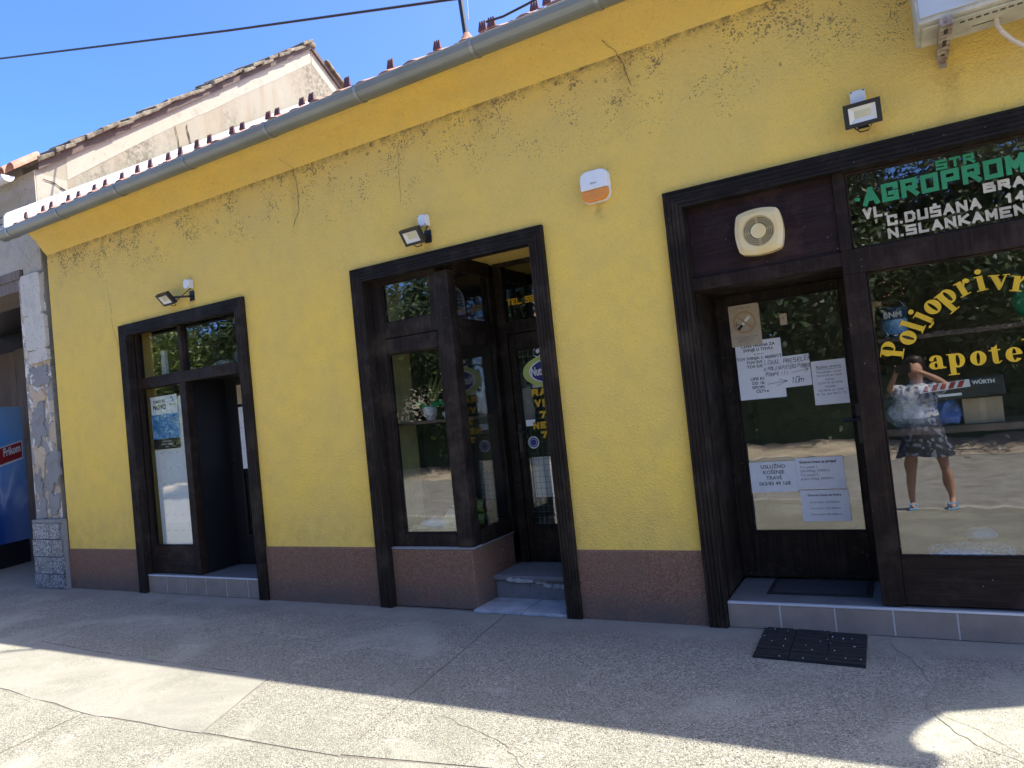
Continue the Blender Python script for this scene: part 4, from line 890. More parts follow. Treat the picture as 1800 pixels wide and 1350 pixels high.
# ================================================================== THINGS ON THE FACADE
def floodlight(cx, cz, yaw, tilt, bx, bz, label):
    t = thing('floodlight', label, 'floodlight', (bx, 0, bz), 'floodlights over the shop doors')
    M_ = Matrix.Translation((cx, -.115, cz)) @ Matrix.Rotation(math.radians(yaw), 4, 'Z') @ Matrix.Rotation(math.radians(tilt), 4, 'X')
    w, h = .096, .067
    mb = MB().box(-w, w, 0, .022, -h, h)                                  # back
    mb.add([(-w, -.016, -h), (w, -.016, -h), (w, -.016, h), (-w, -.016, h), (-.070, -.016, -.044), (.070, -.016, -.044), (.070, -.016, .044), (-.070, -.016, .044), (-w, 0, -h), (w, 0, -h), (w, 0, h), (-w, 0, h)],
           [(0, 1, 5, 4), (1, 2, 6, 5), (2, 3, 7, 6), (3, 0, 4, 7), (0, 8, 9, 1), (1, 9, 10, 2), (2, 10, 11, 3), (3, 11, 8, 0)])
    for k in range(6): mb.box(-.08 + k * .03, -.074 + k * .03, .022, .036, -.055, .055)
    mb.xform(M_).build('housing', W['lampblack'], t)
    MB().add([(-.070, -.0155, -.044), (.070, -.0155, -.044), (.070, -.0155, .044), (-.070, -.0155, .044), (-.043, -.003, -.020), (.043, -.003, -.020), (.043, -.003, .022), (-.043, -.003, .022)], [(0, 1, 5, 4), (1, 2, 6, 5), (2, 3, 7, 6), (3, 0, 4, 7)]).xform(M_).build('reflector', W['reflector'], t)
    MB().quad((-.043, -.003, -.020), (.043, -.003, -.020), (.043, -.003, .022), (-.043, -.003, .022)).xform(M_).build('led_panel', W['led'], t)
    e = M_ @ Vector((.0, .036, -.01))
    MB().tube([(bx + .01, -.005, cz + .0), (bx + .01, -.05, cz - .01), tuple(e)], .011, 6).box(bx - .02, bx + .04, -.012, -.001, cz - .05, cz + .05).build('bracket', W['lampblack'], t)
    jb = MB().box(bx - .04, bx + .04, -.062, -.001, bz - .045, bz + .045).build('junction_box', W['plastic'], t, bevel=.006)
    mb = MB()
    for dx in (-.032, .032):
        for dz in (-.037, .037): mb.lathe([(.0045, 0), (.0045, .003)], (bx + dx, -.062, bz + dz), 8, 'y')
    mb.build('screw', W['lampblack'], jb)
    q = M_ @ Vector((-.05, .02, -h)); r = M_ @ Vector((.04, .02, -h))
    MB().tube([tuple(q), tuple(q.lerp(r, .3) + Vector((0, .02, -.025))), tuple(q.lerp(r, .75) + Vector((0, .03, -.022))), tuple(r), (bx + .03, -.03, bz - .045)], .004, 6).build('cord', W['cable'], t)
floodlight(-6.335, 2.985, -4, 42, -6.09, 3.10, 'small black floodlight turned sideways above the leftmost shop door')
floodlight(-3.255, 2.975, -3, 34, -3.19, 3.10, 'black floodlight under white box above the middle doorway')
floodlight(-.045, 3.010, -2, 16, -.06, 3.125, 'black floodlight with square face above the big right shopfront')
# alarm siren
def rrect(cx, cz, w, h, r, n=5):
    P = []
    for (sx, sz, a) in ((1, -1, -90), (1, 1, 0), (-1, 1, 90), (-1, -1, 180)): P += arc(cx + sx * (w / 2 - r), cz + sz * (h / 2 - r), r, a, a + 90, n)
    return P
si = thing('alarm_siren', 'white and orange wall alarm siren between the shopfronts', 'siren', (-1.72, 0, 3.02))
P = rrect(-1.725, 3.02, .20, .215, .055)
MB().prism([p for p in P if p[1] > 2.995] + [(-1.825, 2.995), (-1.625, 2.995)][::1], front(0), -.062, -.002).build('case', W['white'], si, bevel=.008)
MB().prism([(-1.822, 2.993), *[p for p in P if p[1] < 2.98 and p[0] < -1.725], *[p for p in P if p[1] < 2.98 and p[0] > -1.725], (-1.628, 2.993)], front(0), -.060, -.002).build('strobe_lens', W['orange'], si, bevel=.008)
MB().prism(rrect(-1.725, 3.02, .212, .227, .06), front(0), -.03, -.001).build('back_plate', W['white'], si, bevel=.004)
print_text('alarm'.replace('alarm', 'alhua'), -1.725, 3.03, .022, -.0665, 'logo', W['greyink'], si)
# extractor fan
fn = thing('extractor_fan', 'yellowed round-cornered extractor fan cover on dark wooden panel', 'fan', (-.69, .045, 2.485))
P = []
for k in range(48):
    a = 2 * math.pi * k / 48; ca, sa = math.cos(a), math.sin(a); e = 3.3
    r = (abs(ca) ** e + abs(sa) ** e) ** (-1 / e); pass
for (ux, uz) in ((1, 0), (0, 1), (-1, 0), (0, -1)):
    for k in range(12):
        q_ = -1 + 2 * (k + .5) / 12; b_ = .123 + .021 * (1 - q_ * q_); P.append((-.69 + ux * b_ - uz * q_ * .123, 2.485 + uz * b_ + ux * q_ * .123))
mb = MB(); n = 48; c0 = (-.69, 2.485)
lay = [(P, .043), (P, -.018), ([(c0[0] + (p[0] - c0[0]) * .80, c0[1] + (p[1] - c0[1]) * .80) for p in P], -.034), ([(c0[0] + .095 * math.cos(2 * math.pi * k / 48), c0[1] + .095 * math.sin(2 * math.pi * k / 48)) for k in range(48)], -.036), ([(c0[0] + .092 * math.cos(2 * math.pi * k / 48), c0[1] + .092 * math.sin(2 * math.pi * k / 48)) for k in range(48)], -.020)]
for pl, y_ in lay: mb.v += [(p[0], y_, p[1]) for p in pl]
for i in range(len(lay) - 1):
    for k in range(n): mb.f.append((i * n + k, i * n + (k + 1) % n, (i + 1) * n + (k + 1) % n, (i + 1) * n + k))
mb.build('cover', W['fan'], fn, smooth=False)
MB().lathe([(.0935, 0), (.0935, .002)], (c0[0], -.012, c0[1]), 40, 'y').build('dark_opening', W['slot'], fn)
mb = MB()
for r in (.0575, .0685, .0795, .0895): mb.tube([(c0[0] + r * math.cos(2 * math.pi * k / 40), -.030, c0[1] + r * math.sin(2 * math.pi * k / 40)) for k in range(41)], .0021, 5, False)
for a in (5, 95, 185, 275):
    for d in (-3, 3):
        w = math.radians(a + d); mb.tube([(c0[0] + .044 * math.cos(w), -.033, c0[1] + .044 * math.sin(w)), (c0[0] + .094 * math.cos(w), -.033, c0[1] + .094 * math.sin(w))], .0014, 5)
mb.build('grille', W['fan'], fn)
MB().lathe([(.047, 0), (.047, .02), (.042, .024), (.0, .025)], (c0[0], -.014, c0[1]), 32, 'y').build('hub', W['fan'], fn, smooth=False)
# air conditioner
ac = thing('air_conditioner', 'white outdoor air conditioner unit on rusty wall bracket', 'air conditioner', (.65, -.1, 3.27))
body = MB().box(.25, 1.05, -.44, -.12, 3.275, 3.82).build('casing', W['ac'], ac, bevel=.012)
MB().box(.262, 1.038, -.452, -.441, 3.30, 3.81).build('front_panel', W['acfront'], body, bevel=.004)
mb = MB(); cx, cz = .56, 3.53
for r in [.03 + i * .018 for i in range(10)]: mb.tube([(cx + r * math.cos(2 * math.pi * k / 40), -.462, cz + r * math.sin(2 * math.pi * k / 40)) for k in range(41)], .0028, 5, False)
for k in range(40):
    w = 2 * math.pi * k / 40; mb.tube([(cx + .03 * math.cos(w), -.459, cz + .03 * math.sin(w)), (cx + .205 * math.cos(w + .5), -.459, cz + .205 * math.sin(w + .5))], .002, 4)
mb.build('fan_grille', W['acfront'], body)
MB().lathe([(.204, 0), (.204, .002)], (cx, -.4525, cz), 40, 'y').build('fan_opening', W['slot'], body)
mb = MB(); mb.tube([(cx + .212 * math.cos(2 * math.pi * k / 48), -.458, cz + .212 * math.sin(2 * math.pi * k / 48)) for k in range(49)], .010, 8, False); mb.build('fan_ring', W['ac'], body, smooth=True)
mb = MB()
for i in range(9):
    for j in range(2): mb.box(.44 + i * .034, .462 + i * .034, -.36 + j * .012 - i * .002, -.354 + j * .012 - i * .002, 3.2605, 3.2625)
mb.box(.50, .62, -.26, -.253, 3.2605, 3.2625).build('drain_slot', W['slot'], body)
MB().box(.27, 1.03, -.40, -.16, 3.262, 3.2748).build('base_tray', W['ac'], body, bevel=.008)
for xx in (.345, .90):
    br = MB().box(xx, xx + .055, -.47, .0, 3.222, 3.226).box(xx, xx + .004, -.47, -.002, 3.226, 3.262).box(xx + .051, xx + .055, -.47, -.002, 3.226, 3.262).box(xx + .01, xx + .045, -.008, -.001, 3.18, 3.75).box(xx, xx + .055, -.474, -.470, 3.222, 3.262).build('bracket', W['rust'], ac)
    MB().box(xx + .018, xx + .036, -.42, -.36, 3.2205, 3.2222).box(xx + .018, xx + .036, -.28, -.20, 3.2205, 3.2222).box(xx + .018, xx + .036, -.10, -.07, 3.2205, 3.2222).build('bracket_slot', W['slot'], br)
hp = [(.60, -.28, 3.265), (.60, -.28, 3.225), (.615, -.27, 3.19), (.66, -.22, 3.15), (.74, -.14, 3.11), (.85, -.07, 3.07), (.98, -.03, 3.02), (1.05, -.02, 2.9)]
Q = []
for (a, b) in zip(hp[:-1], hp[1:]):
    for k in range(10): Q.append(Vector(a).lerp(Vector(b), k / 10))
MB().tube([tuple(q) for q in Q], [.0105 + (.0025 if i % 2 else 0) for i in range(len(Q))], 8).build('drain_hose', W['hose'], ac)
# antenna mast, cables
an = thing('antenna_mast', 'thin brown antenna mast rising from the tiled roof edge', 'mast', (-2.70, .1, 4.47))
MB().tube([(-2.705, .1, 4.40), (-2.78, .12, 5.6), (-2.80, .14, 7.2)], .020, 8).build('pole', W['lampblack'], an); MB().lathe([(.08, -.02), (.055, .0), (.035, .04), (.024, .06)], (-2.70, .1, 4.45), 16).build('collar_tile', W['terra'], an)
MB().tube([(-2.66, .08, 4.6), (-2.64, .06, 4.75), (-2.70, .09, 5.0), (-2.62, .09, 5.4)], .004, 5).build('loose_wire', W['wire'], an)
def cable(name, pts, r, label, sag=0.):
    Q = []
    for (a, b) in zip(pts[:-1], pts[1:]):
        for k in range(16): u = k / 16; p = Vector(a).lerp(Vector(b), u); p.z -= sag * 4 * u * (1 - u); Q.append(tuple(p))
    Q.append(tuple(pts[-1])); o = MB().tube(Q, r, 6).build(name, W['cable']); return tag(o, label, 'cable')
a, b = Vector((-10.478, .6, 7.121)), Vector((-3.153, .6, 5.185)); mid = Vector((-5.93, .6, 5.891)); d_ = (b - a)
cable('overhead_cable', [a - d_ * 2.2, a, a.lerp(b, .62) - Vector((0, 0, .02)), b, b + d_ * 1.6], .012, 'thick black overhead cable slanting across the blue sky')
cable('service_wire', [(-22, .2, 6.9), (-9.2, .05, 5.16), (-8.72, .05, 5.06)], .009, 'thin dark wire meeting the old gable roof corner')
cable('service_wire', [(-22, -.1, 4.62), (-8.78, -.06, 4.50)], .006, 'upper thin wire across the grey old house front')
cable('service_wire', [(-22, -.1, 4.30), (-9.2, -.1, 4.40), (-8.85, -.08, 4.34)], .006, 'lower thin wire sagging along the grey old house front')
ins = MB().box(-8.80, -8.73, -.09, -.02, 4.40, 4.52).build('insulator', W['lampblack'], bevel=.008); tag(ins, 'small black wire insulator clamp at the old house corner', 'insulator')
cable('roof_cable', [(-2.25, -.40, 4.22), (-2.1, -.43, 4.19), (-1.9, -.44, 4.20), (-1.7, -.44, 4.23), (-1.2, -.4, 4.24)], .008, 'black cable lying along the tiles behind the gutter')
cable('roof_cable', [(-1.50, -.38, 4.30), (-1.46, -.42, 4.22), (-1.40, -.44, 4.20), (-1.25, -.42, 4.23)], .004, 'short curled grey wire on the tiles beside the gutter')
# mats
mt = thing('rubber_mat', 'black slatted rubber mat on the pavement before the right step', 'mat', (-.63, -.27, 0))
mb = MB(); px, py = (-.925, -.005), (-.345, -.03)
u = Vector((.580, -.026)); v_ = Vector((.012, -.50))
def mp(a, b, z): p = Vector((-.925, -.006)) + u * a + v_ * b; return (p.x, p.y, z)
def mbox(m, a0, a1, b0, b1, z0, z1): m.add([mp(a0, b0, z0), mp(a1, b0, z0), mp(a1, b1, z0), mp(a0, b1, z0), mp(a0, b0, z1), mp(a1, b0, z1), mp(a1, b1, z1), mp(a0, b1, z1)], [(0, 3, 2, 1), (4, 5, 6, 7), (0, 1, 5, 4), (1, 2, 6, 5), (2, 3, 7, 6), (3, 0, 4, 7)])
mbox(mb, 0, 1, 0, 1, .001, .007); mb.build('backing', W['mat'], mt)
mb = MB()
for i in range(26):
    for j in range(3): mbox(mb, j / 3 + .008, (j + 1) / 3 - .008, i / 26 + .006, (i + 1) / 26 - .006, .0071, .016 + random.uniform(-.002, .002))
mb.build('rubber_strips', W['mat'], mt); mt.children[-1]['kind'] = 'stuff'
mb = MB()
for i in range(26): 
    a, b = random.random(), random.random(); s_ = random.uniform(.004, .009); mbox(mb, a, a + s_, b, b + s_, .016, .020)
lt = mb.build('paper_litter', W['white']); tag(lt, 'white paper scraps scattered on the black rubber mat', 'litter', kind='stuff')
dm = thing('door_mat', 'dark grey door mat on the tiled step before glass door', 'mat', (-.62, .38, .165))
MB().box(-.93, -.31, .19, .555, .1645, .172).build('border', W['mat'], dm, bevel=.002); MB().box(-.895, -.345, .225, .52, .172, .178).build('pile', W['doormat'], dm)

# ================================================================== NOTICES AND STICKERS
def sheet_obj(name, x0, x1, z0, z1, y, label, cat, mat='paper', quad=None, group=None):
    t = thing(name, label, cat, ((x0 + x1) / 2, y, z0), group)
    q = quad or [(x0, z0), (x1, z0), (x1, z1), (x0, z1)]
    MB().prism(q, front(0), y - .0012, y).build('sheet', W[mat], t); return t
YN = .583
t = sheet_obj('price_list', -1.03, -.72, 1.430, 1.845, .5815, 'white printed pig price list below the yellowed card', 'notice')
print_text('CENA HRANA ZA\nSVINJE U TOVU:\n~ ~ ~\nTOV SVINJA 1: 46000/1T\nTOV SVINJA 2\nTOV SVINJA 3\n\n\nUPIS KOKA\nOD 18. NE\nISPORUKA\nČETVR', -.875, 1.80, .029, .5795, 'print', W['ink'], t, bold=.0006, spacing=1.02)
t = sheet_obj('no_smoking_sign', -1.052, -.838, 1.815, 2.110, .5785, 'yellowed no smoking card at the top corner of the glass door', 'sign', 'cardpaper', rrect(-.945, 1.9625, .214, .296, .015))
mb = MB(); n = 36
for (r0, r1) in ((.066, .080),): mb.add([(-.945 + r * math.cos(2 * math.pi * k / n), .5766, 1.985 + r * math.sin(2 * math.pi * k / n)) for r in (r0, r1) for k in range(n)], [(k, (k + 1) % n, n + (k + 1) % n, n + k) for k in range(n)])
ribbon(mb, [(-.995, 2.032), (-.895, 1.938)], .013, .5764); mb.build('prohibition_ring', W['tan'], t)
mb = MB(); ribbon(mb, [(-.975, 1.955), (-.915, 2.015)], .020, .5768); mb.build('cigarette', W['paper'], t)
mb = MB(); ribbon(mb, [(-.985, 1.943), (-.968, 1.960)], .020, .5762); ribbon(mb, [(-1.0, 1.99), (-1.005, 1.965), (-.985, 1.975)], .004, .5765); mb.build('cigarette_tip', W['ink'], t)
print_text('ZABRANJENO PUŠENJE', -.945, 2.085, .011, .5770, 'print', W['greyink'], t); print_text('NIJE DOZVOLJENO PUŠENJE\nU OVOM PROSTORU\nZAKON O ZAŠTITI', -.945, 1.875, .013, .5770, 'print', W['greyink'], t, spacing=1.1)
t = sheet_obj('handwritten_note', -.855, -.548, 1.490, 1.708, .5765, 'white handwritten paper note with arrows taped over other notices', 'notice', quad=[(-.853, 1.488), (-.547, 1.495), (-.549, 1.711), (-.855, 1.709)])
def hand(m):
    y = .5746
    block_text(m, 'LOKAL PRESELEN', -.843, 1.664, .030, y, .0225, .017, .0028, slant=.12, jit=.10); block_text(m, 'U POLJOAPOTEKU PORED', -.848, 1.622, .025, y, .0158, .0125, .0025, slant=.12, jit=.10)
    block_text(m, 'PUMPE !!!', -.840, 1.582, .026, y, .018, .0145, .0026, slant=.12, jit=.10)
    ribbon(m, [(-.672, 1.592), (-.562, 1.607)], .0026, y); ribbon(m, [(-.588, 1.618), (-.560, 1.608), (-.584, 1.585)], .0026, y)
    ribbon(m, [(-.835, 1.528), (-.705, 1.540)], .0026, y); ribbon(m, [(-.755, 1.556), (-.703, 1.540), (-.775, 1.510)], .0026, y)
    block_text(m, '10', -.682, 1.520, .042, y, .028, .022, .0030, slant=.2, jit=.05); block_text(m, 'm', -.628, 1.522, .036, y, .03, .030, .0030, slant=.15)
letters(hand, W['pen'], t, 'handwriting')
t = sheet_obj('opening_hours', -.543, -.329, 1.352, 1.651, .5815, 'white opening hours sheet at right edge of the glass door', 'notice')
print_text('Radno vreme', -.436, 1.598, .029, .5795, 'heading', W['ink'], t, extra=lambda m: ribbon(m, [(-.515, 1.591), (-.357, 1.591)], .002, .5794))
print_text('Ponedeljak - petak\nOd 07:00 do 19:00\nSubota\nOd 07:00 do 19:00\nNedelja\nOd 08:00 do 12:00\nM. Tel. 064 943 51 73', -.436, 1.566, .0205, .5795, 'print', W['greyink'], t, spacing=1.22)
t = sheet_obj('mowing_notice', -1.025, -.716, .772, .985, .5815, 'white lawn mowing notice at lower left of the glass door', 'notice')
print_text('USLUŽNO\nKOŠENJE\nTRAVE\n063/45 49 168', -.865, .938, .036, .5795, 'print', W['greyink'], t, bold=.0006, spacing=1.1)
t = sheet_obj('feed_price_sheet', -.715, -.412, .783, 1.000, .5815, 'white feed price sheet beside the lawn mowing notice', 'notice')
print_text('Gotova hrana za jagnjad', -.69, .962, .024, .5795, 'heading', W['ink'], t, 'LEFT', .0008)
print_text('Tov junadi 1\n250-350kg: 37000/1t\nTov junadi 2\npreko 350kg: 36900/1t', -.69, .928, .0225, .5795, 'print', W['greyink'], t, 'LEFT', spacing=1.2)
t = sheet_obj('cow_feed_sheet', -.706, -.404, .563, .776, .5800, 'white cow feed price sheet lowest on the glass door', 'notice')
print_text('Gotova hrana za krave', -.555, .735, .023, .5775, 'heading', W['greyink'], t, bold=.0006)
print_text('Krave muzara 16% 36000/1t\n\nKrave muzara 18% 38000/1t\n\nKrave muzara 20% 40000/1t', -.555, .688, .0165, .5775, 'print', W['greyink'], t, spacing=1.25)
t = sheet_obj('small_yellow_card', -.708, -.661, 1.927, 2.006, .5815, 'small yellowish card stuck alone on the glass door', 'card', 'cardpaper'); MB().lathe([(.004, 0), (.004, .001)], (-.685, .5795, 1.975), 8, 'y').build('dot', W['ink'], t)
# left shop: poster, backing paper, notices
bp = thing('backing_paper', 'long white perforated paper hanging behind the left display window', 'paper', (-6.82, .14, .47))
mb = MB(); mb.prism([(-7.085, .476), (-6.485, .476), (-6.485, 2.03), (-7.10, 2.03)], front(0), .142, .145); mb.build('sheet', W['paper'], bp)
mb = MB()
for r in range(7):
    for c_ in range(4):
        zz = .62 + r * .165; xx = -7.0 + c_ * .13
        mb.quad((xx, .1410, zz), (xx + .012, .1410, zz), (xx + .012, .1410, zz + .010), (xx, .1410, zz + .010)); mb.quad((xx + .02, .1410, zz), (xx + .032, .1410, zz), (xx + .032, .1410, zz + .010), (xx + .02, .1410, zz + .010))
mb.build('print', simple('faint_ink', (.42, .43, .43), .8), bp)
t = sheet_obj('poster', -7.085, -6.645, 1.490, 2.055, .132, 'blue and white advertising poster in the left display window', 'poster')
MB().quad((-7.08, .1303, 1.60), (-6.65, .1303, 1.60), (-6.65, .1303, 1.86), (-7.08, .1303, 1.86)).build('picture', W['photo'], t)
MB().quad((-7.085, .1301, 1.490), (-6.645, .1301, 1.490), (-6.645, .1301, 1.60), (-7.085, .1301, 1.60)).build('black_band', W['ink'], t)
print_text('STARO ZA', -6.94, 1.985, .042, .1298, 'heading', W['ink'], t, bold=.0012); print_text('NOVO', -6.94, 1.915, .072, .1298, 'heading', W['ink'], t, bold=.003)
print_text('ECOLIFE', -6.72, 1.945, .026, .1298, 'heading', W['greyink'], t, bold=.001); mb = MB(); ribbon(mb, [p for p in arc(-6.735, 2.005, .024, -60, 120, 8)], .012, .1298, False); mb.build('logo', W['cyan'], t)
print_text('popust na sve\nproizvode do isteka\nzaliha', -6.865, 1.565, .026, .1297, 'print', W['white'], t, spacing=1.1)
t = sheet_obj('no_smoking_sign', -6.205, -5.995, 1.885, 2.105, .527, 'yellowed no smoking card on the leftmost door half hidden by casing', 'sign', 'cardpaper'); mb = MB(); n = 24
mb.add([(-6.10 + r * math.cos(2 * math.pi * k / n), .5253, 2.0 + r * math.sin(2 * math.pi * k / n)) for r in (.05, .058) for k in range(n)], [(k, (k + 1) % n, n + (k + 1) % n, n + k) for k in range(n)]); mb.build('prohibition_ring', W['tan'], t)
for (z0, z1, txt, lab) in ((1.635, 1.853, 'HRANA ZA PILIĆE\nTOV 1 4600/1T\nTOV 2 4400/1T\nTOV 3 4300/1T\nNOSILJE 3900/1T', 'uppermost white printed notice on the leftmost door'), (1.416, 1.633, 'UPIS\nKOKA\n\nOD 18. NEDELJE\nISPORUKA\nČETVRTKOM', 'middle white printed notice on the leftmost door'), (1.198, 1.414, 'Gotova hrana\n\nKrave 16% 36000\n\nKrave 18% 38000\n\nKrave 20% 40000', 'lowest white printed notice on the leftmost door')):
    t = sheet_obj('door_notice', -6.198, -5.90, z0, z1, .527, lab, 'notice', group='notices on the leftmost door'); print_text(txt, -6.04, z1 - .05, .026, .5245, 'print', W['ink'], t, spacing=1.1)
# middle door stickers
def disc(cx, cz, rx, rz, y, mat, name, par, n=36): return MB().prism([(cx + rx * math.cos(2 * math.pi * k / n), cz + rz * math.sin(2 * math.pi * k / n)) for k in range(n)], front(0), y - .0006, y).build(name, mat, par)
YS = .777
t = thing('oval_sticker', 'green and blue oval feed brand sticker on the middle door', 'sticker', (-2.58, YS, 1.78))
disc(-2.625, 1.835, .245, .135, YS, W['lime2'], 'green_border', t); disc(-2.61, 1.835, .20, .105, YS - .0008, W['white'], 'white_ring', t); disc(-2.605, 1.835, .188, .096, YS - .0016, W['navy'], 'blue_field', t); print_text('Nutreko'[:6], -2.79, 1.805, .098, YS - .0025, 'lettering', W['white'], t, 'LEFT', .004, sx=.62)
MB().prism(rrect(-2.60, 2.0, .30, .10, .048), front(0), YS - .0004, YS).build('eye_patch', W['white'], t); disc(-2.715, 2.0, .034, .034, YS - .0008, W['ink'], 'eye', t); disc(-2.707, 2.01, .018, .018, YS - .0016, W['white'], 'eye_glint', t)
t = thing('round_sticker', 'small round blue and white V sticker on the middle door', 'sticker', (-2.83, YS, 1.18))
disc(-2.835, 1.232, .052, .052, YS, W['white'], 'rim', t); disc(-2.835, 1.232, .044, .044, YS - .0008, W['navy'], 'field', t); disc(-2.835, 1.232, .032, .032, YS - .0014, W['white'], 'ring', t); disc(-2.835, 1.232, .029, .029, YS - .002, W['navy'], 'centre', t); letters(lambda m: block_text(m, 'V', -2.852, 1.212, .04, YS - .0022, .04, .034, .009), W['white'], t)
t = sheet_obj('blank_card', -2.89, -2.80, 1.375, 1.43, .7785, 'blank white card above the round sticker on middle door', 'card')
t = sheet_obj('squared_card', -2.80, -2.60, 1.70, 1.80, .797, 'white paper behind the wire grille below the oval sticker', 'paper')
t = sheet_obj('grey_paper', -2.91, -2.80, 1.42, 1.72, .799, 'grey paper hanging behind the grille at door left', 'paper', 'cement', [(-2.91, 1.44), (-2.80, 1.42), (-2.82, 1.72), (-2.91, 1.70)])
t = sheet_obj('grey_paper', -2.90, -2.72, .75, 1.10, .84, 'pale paper low behind the grille of the middle door', 'paper')

# ================================================================== GOODS IN THE WINDOWS
def lump(name, cx, cy, cz, sx, sy, sz, mat, label, cat, seed, amp=.35, sub=3):
    bm = bmesh.new(); bmesh.ops.create_icosphere(bm, subdivisions=sub, radius=1.)
    for v in bm.verts:
        p = v.co.copy(); k = 1 + amp * noise.noise(p * 1.6 + Vector((seed, 0, 0))) + amp * .55 * noise.noise(p * 4.2 + Vector((0, seed, 0))) + amp * .25 * noise.noise(p * 9 + Vector((0, 0, seed)))
        v.co = Vector((p.x * sx * k, p.y * sy * k, max(p.z * sz * k, -sz * .72)))
    zb = min(v.co.z for v in bm.verts)
    for v in bm.verts: v.co.z -= zb
    me = bpy.data.meshes.new(name); bm.to_mesh(me); bm.free(); me.materials.append(W[mat]); o = bpy.data.objects.new(name, me); C.objects.link(o); o.location = (cx, cy, cz); return tag(o, label, cat)
bk = thing('paint_bucket', 'dark blue labelled bucket on the upper shelf of right window', 'bucket', (-.02, .50, 1.742))
MB().lathe([(.072, 0), (.082, .17), (.086, .172), (.086, .186), (.0, .187)], (-.02, .50, 1.743), 28).build('pail', W['bucket'], bk)
mb = MB(); K = [math.radians(200 + i * 14) for i in range(12)]
mb.add([(-.02 + r * math.cos(a), .50 + r * math.sin(a), 1.743 + z) for (r, z) in ((.0762, .02), (.0815, .11)) for a in K], [(i, i + 1, 13 + i, 12 + i) for i in range(11)]); mb.build('label', W['blue'], bk)
print_text('BNM', -.02, 1.868, .048, .4155, 'lettering', W['white'], bk, bold=.002)
MB().tube([(-.10, .50, 1.92), (-.07, .50, 1.97), (-.02, .5, 1.985), (.03, .50, 1.97), (.06, .50, 1.92)], .003, 6).build('handle', W['silver'], bk)
hm = thing('wooden_handle', 'light wooden tool handle leaning left of the dark blue bucket', 'tool', (-.135, .47, 1.742)); MB().tube([(-.150, .47, 1.745), (-.125, .47, 1.95)], .013, 8).build('shaft', W['lightwood'], hm); MB().box(-.165, -.075, .45, .49, 1.95, 1.985).build('head', W['lightwood'], hm, bevel=.006)
bl = MB().lathe([(.0, 0)] + [(.125 * math.sin(math.pi * k / 14), .125 - .125 * math.cos(math.pi * k / 14)) for k in range(1, 14)] + [(.0, .25)], (.735, .53, 1.743), 28).build('green_ball', W['ball'], smooth=True); tag(bl, 'round green ball on the upper shelf behind yellow letters', 'ball')
bx = thing('cardboard_box', 'plain brown cardboard box on the middle shelf of right window', 'box', (.38, .42, 1.176)); MB().box(.285, .485, .33, .52, 1.176, 1.325).build('carton', W['carton'], bx, bevel=.003); MB().quad((.37, .3292, 1.177), (.40, .3292, 1.177), (.40, .3292, 1.324), (.37, .3292, 1.324)).build('tape', simple('tape', (.48, .36, .22), .3), bx)
tc = thing('tool_case', 'black tool case with red stripes lying across box and bags', 'tool case', (.29, .42, 1.33))
M_ = Matrix.Translation((.285, .42, 1.385)) @ Matrix.Rotation(math.radians(-3.5), 4, 'Y')
MB().box(-.215, .215, -.13, .13, -.055, .055).xform(M_).build('case', W['case'], tc, bevel=.006)
mb = MB()
for k in range(5): mb.quad(*[tuple(M_ @ Vector(p)) for p in ((-.195 + k * .044, -.1315, .012), (-.168 + k * .044, -.1315, .012), (-.148 + k * .044, -.1315, .050), (-.175 + k * .044, -.1315, .050))])
mb.build('red_stripes', W['red'], tc); MB().quad(*[tuple(M_ @ Vector(p)) for p in ((-.212, -.1308, .008), (.05, -.1308, .008), (.05, -.1308, .053), (-.212, -.1308, .053))]).build('white_band', W['white'], tc)
print_text('WÜRTH', .40, 1.408, .030, .2882, 'lettering', W['white'], tc, bold=.0012); MB().quad(*[tuple(M_ @ Vector(p)) for p in ((-.12, -.1312, -.03), (.0, -.1312, -.035), (.0, -.1312, -.02), (-.12, -.1312, -.015))]).build('light_patch', W['paper'], tc)
lump('plastic_bag', .04, .42, 1.176, .17, .12, .16, 'bag', 'crumpled clear plastic bag at left end of the middle shelf', 'bag', 3)
lump('plastic_bag', .02, .44, 1.176, .13, .09, .13, 'whitebag', 'white goods wrapped inside the crumpled clear plastic bag', 'bag', 5)
lump('plastic_bag', .20, .38, 1.176, .085, .09, .11, 'bluebag', 'blue wrapped bag beside the brown cardboard box', 'bag', 9, .6)
lump('plastic_tray', .33, .95, .366, .10, .09, .045, 'whitebag', 'white plastic bowl on the floor of the right window', 'tray', 12, .12)
lump('bottle_pack', .18, .30, .366, .16, .07, .045, 'blue', 'pale blue bottle pack lying on the right window floor', 'pack', 15, .16); lump('bottle_pack_wrap', .24, .36, .366, .24, .11, .06, 'bag', 'clear film wrap around the pale blue bottle pack', 'wrap', 17, .3)
cg = thing('bird_cage', 'small dome wire bird cage with blue base in middle window', 'bird cage', (-3.33, .42, 2.356))
mb = MB(); cx, cy_, r = -3.33, .42, .135
for k in range(26):
    a = 2 * math.pi * k / 26; c_, s_ = math.cos(a), math.sin(a); mb.tube([(cx + r * c_, cy_ + r * s_, 2.39), (cx + r * c_, cy_ + r * s_, 2.52)] + [(cx + r * math.cos(b) * c_, cy_ + r * math.cos(b) * s_, 2.52 + .13 * math.sin(b)) for b in (.4, .8, 1.2, 1.5)], .0016, 4)
for z_ in (2.44, 2.51): mb.tube([(cx + r * math.cos(2 * math.pi * k / 28), cy_ + r * math.sin(2 * math.pi * k / 28), z_) for k in range(29)], .003, 5, False)
mb.build('wire_dome', W['wire'], cg); MB().lathe([(.125, 0), (.14, .045), (.137, .048), (.0, .02)], (cx, cy_, 2.357), 28).build('base_tray', W['cagebase'], cg)
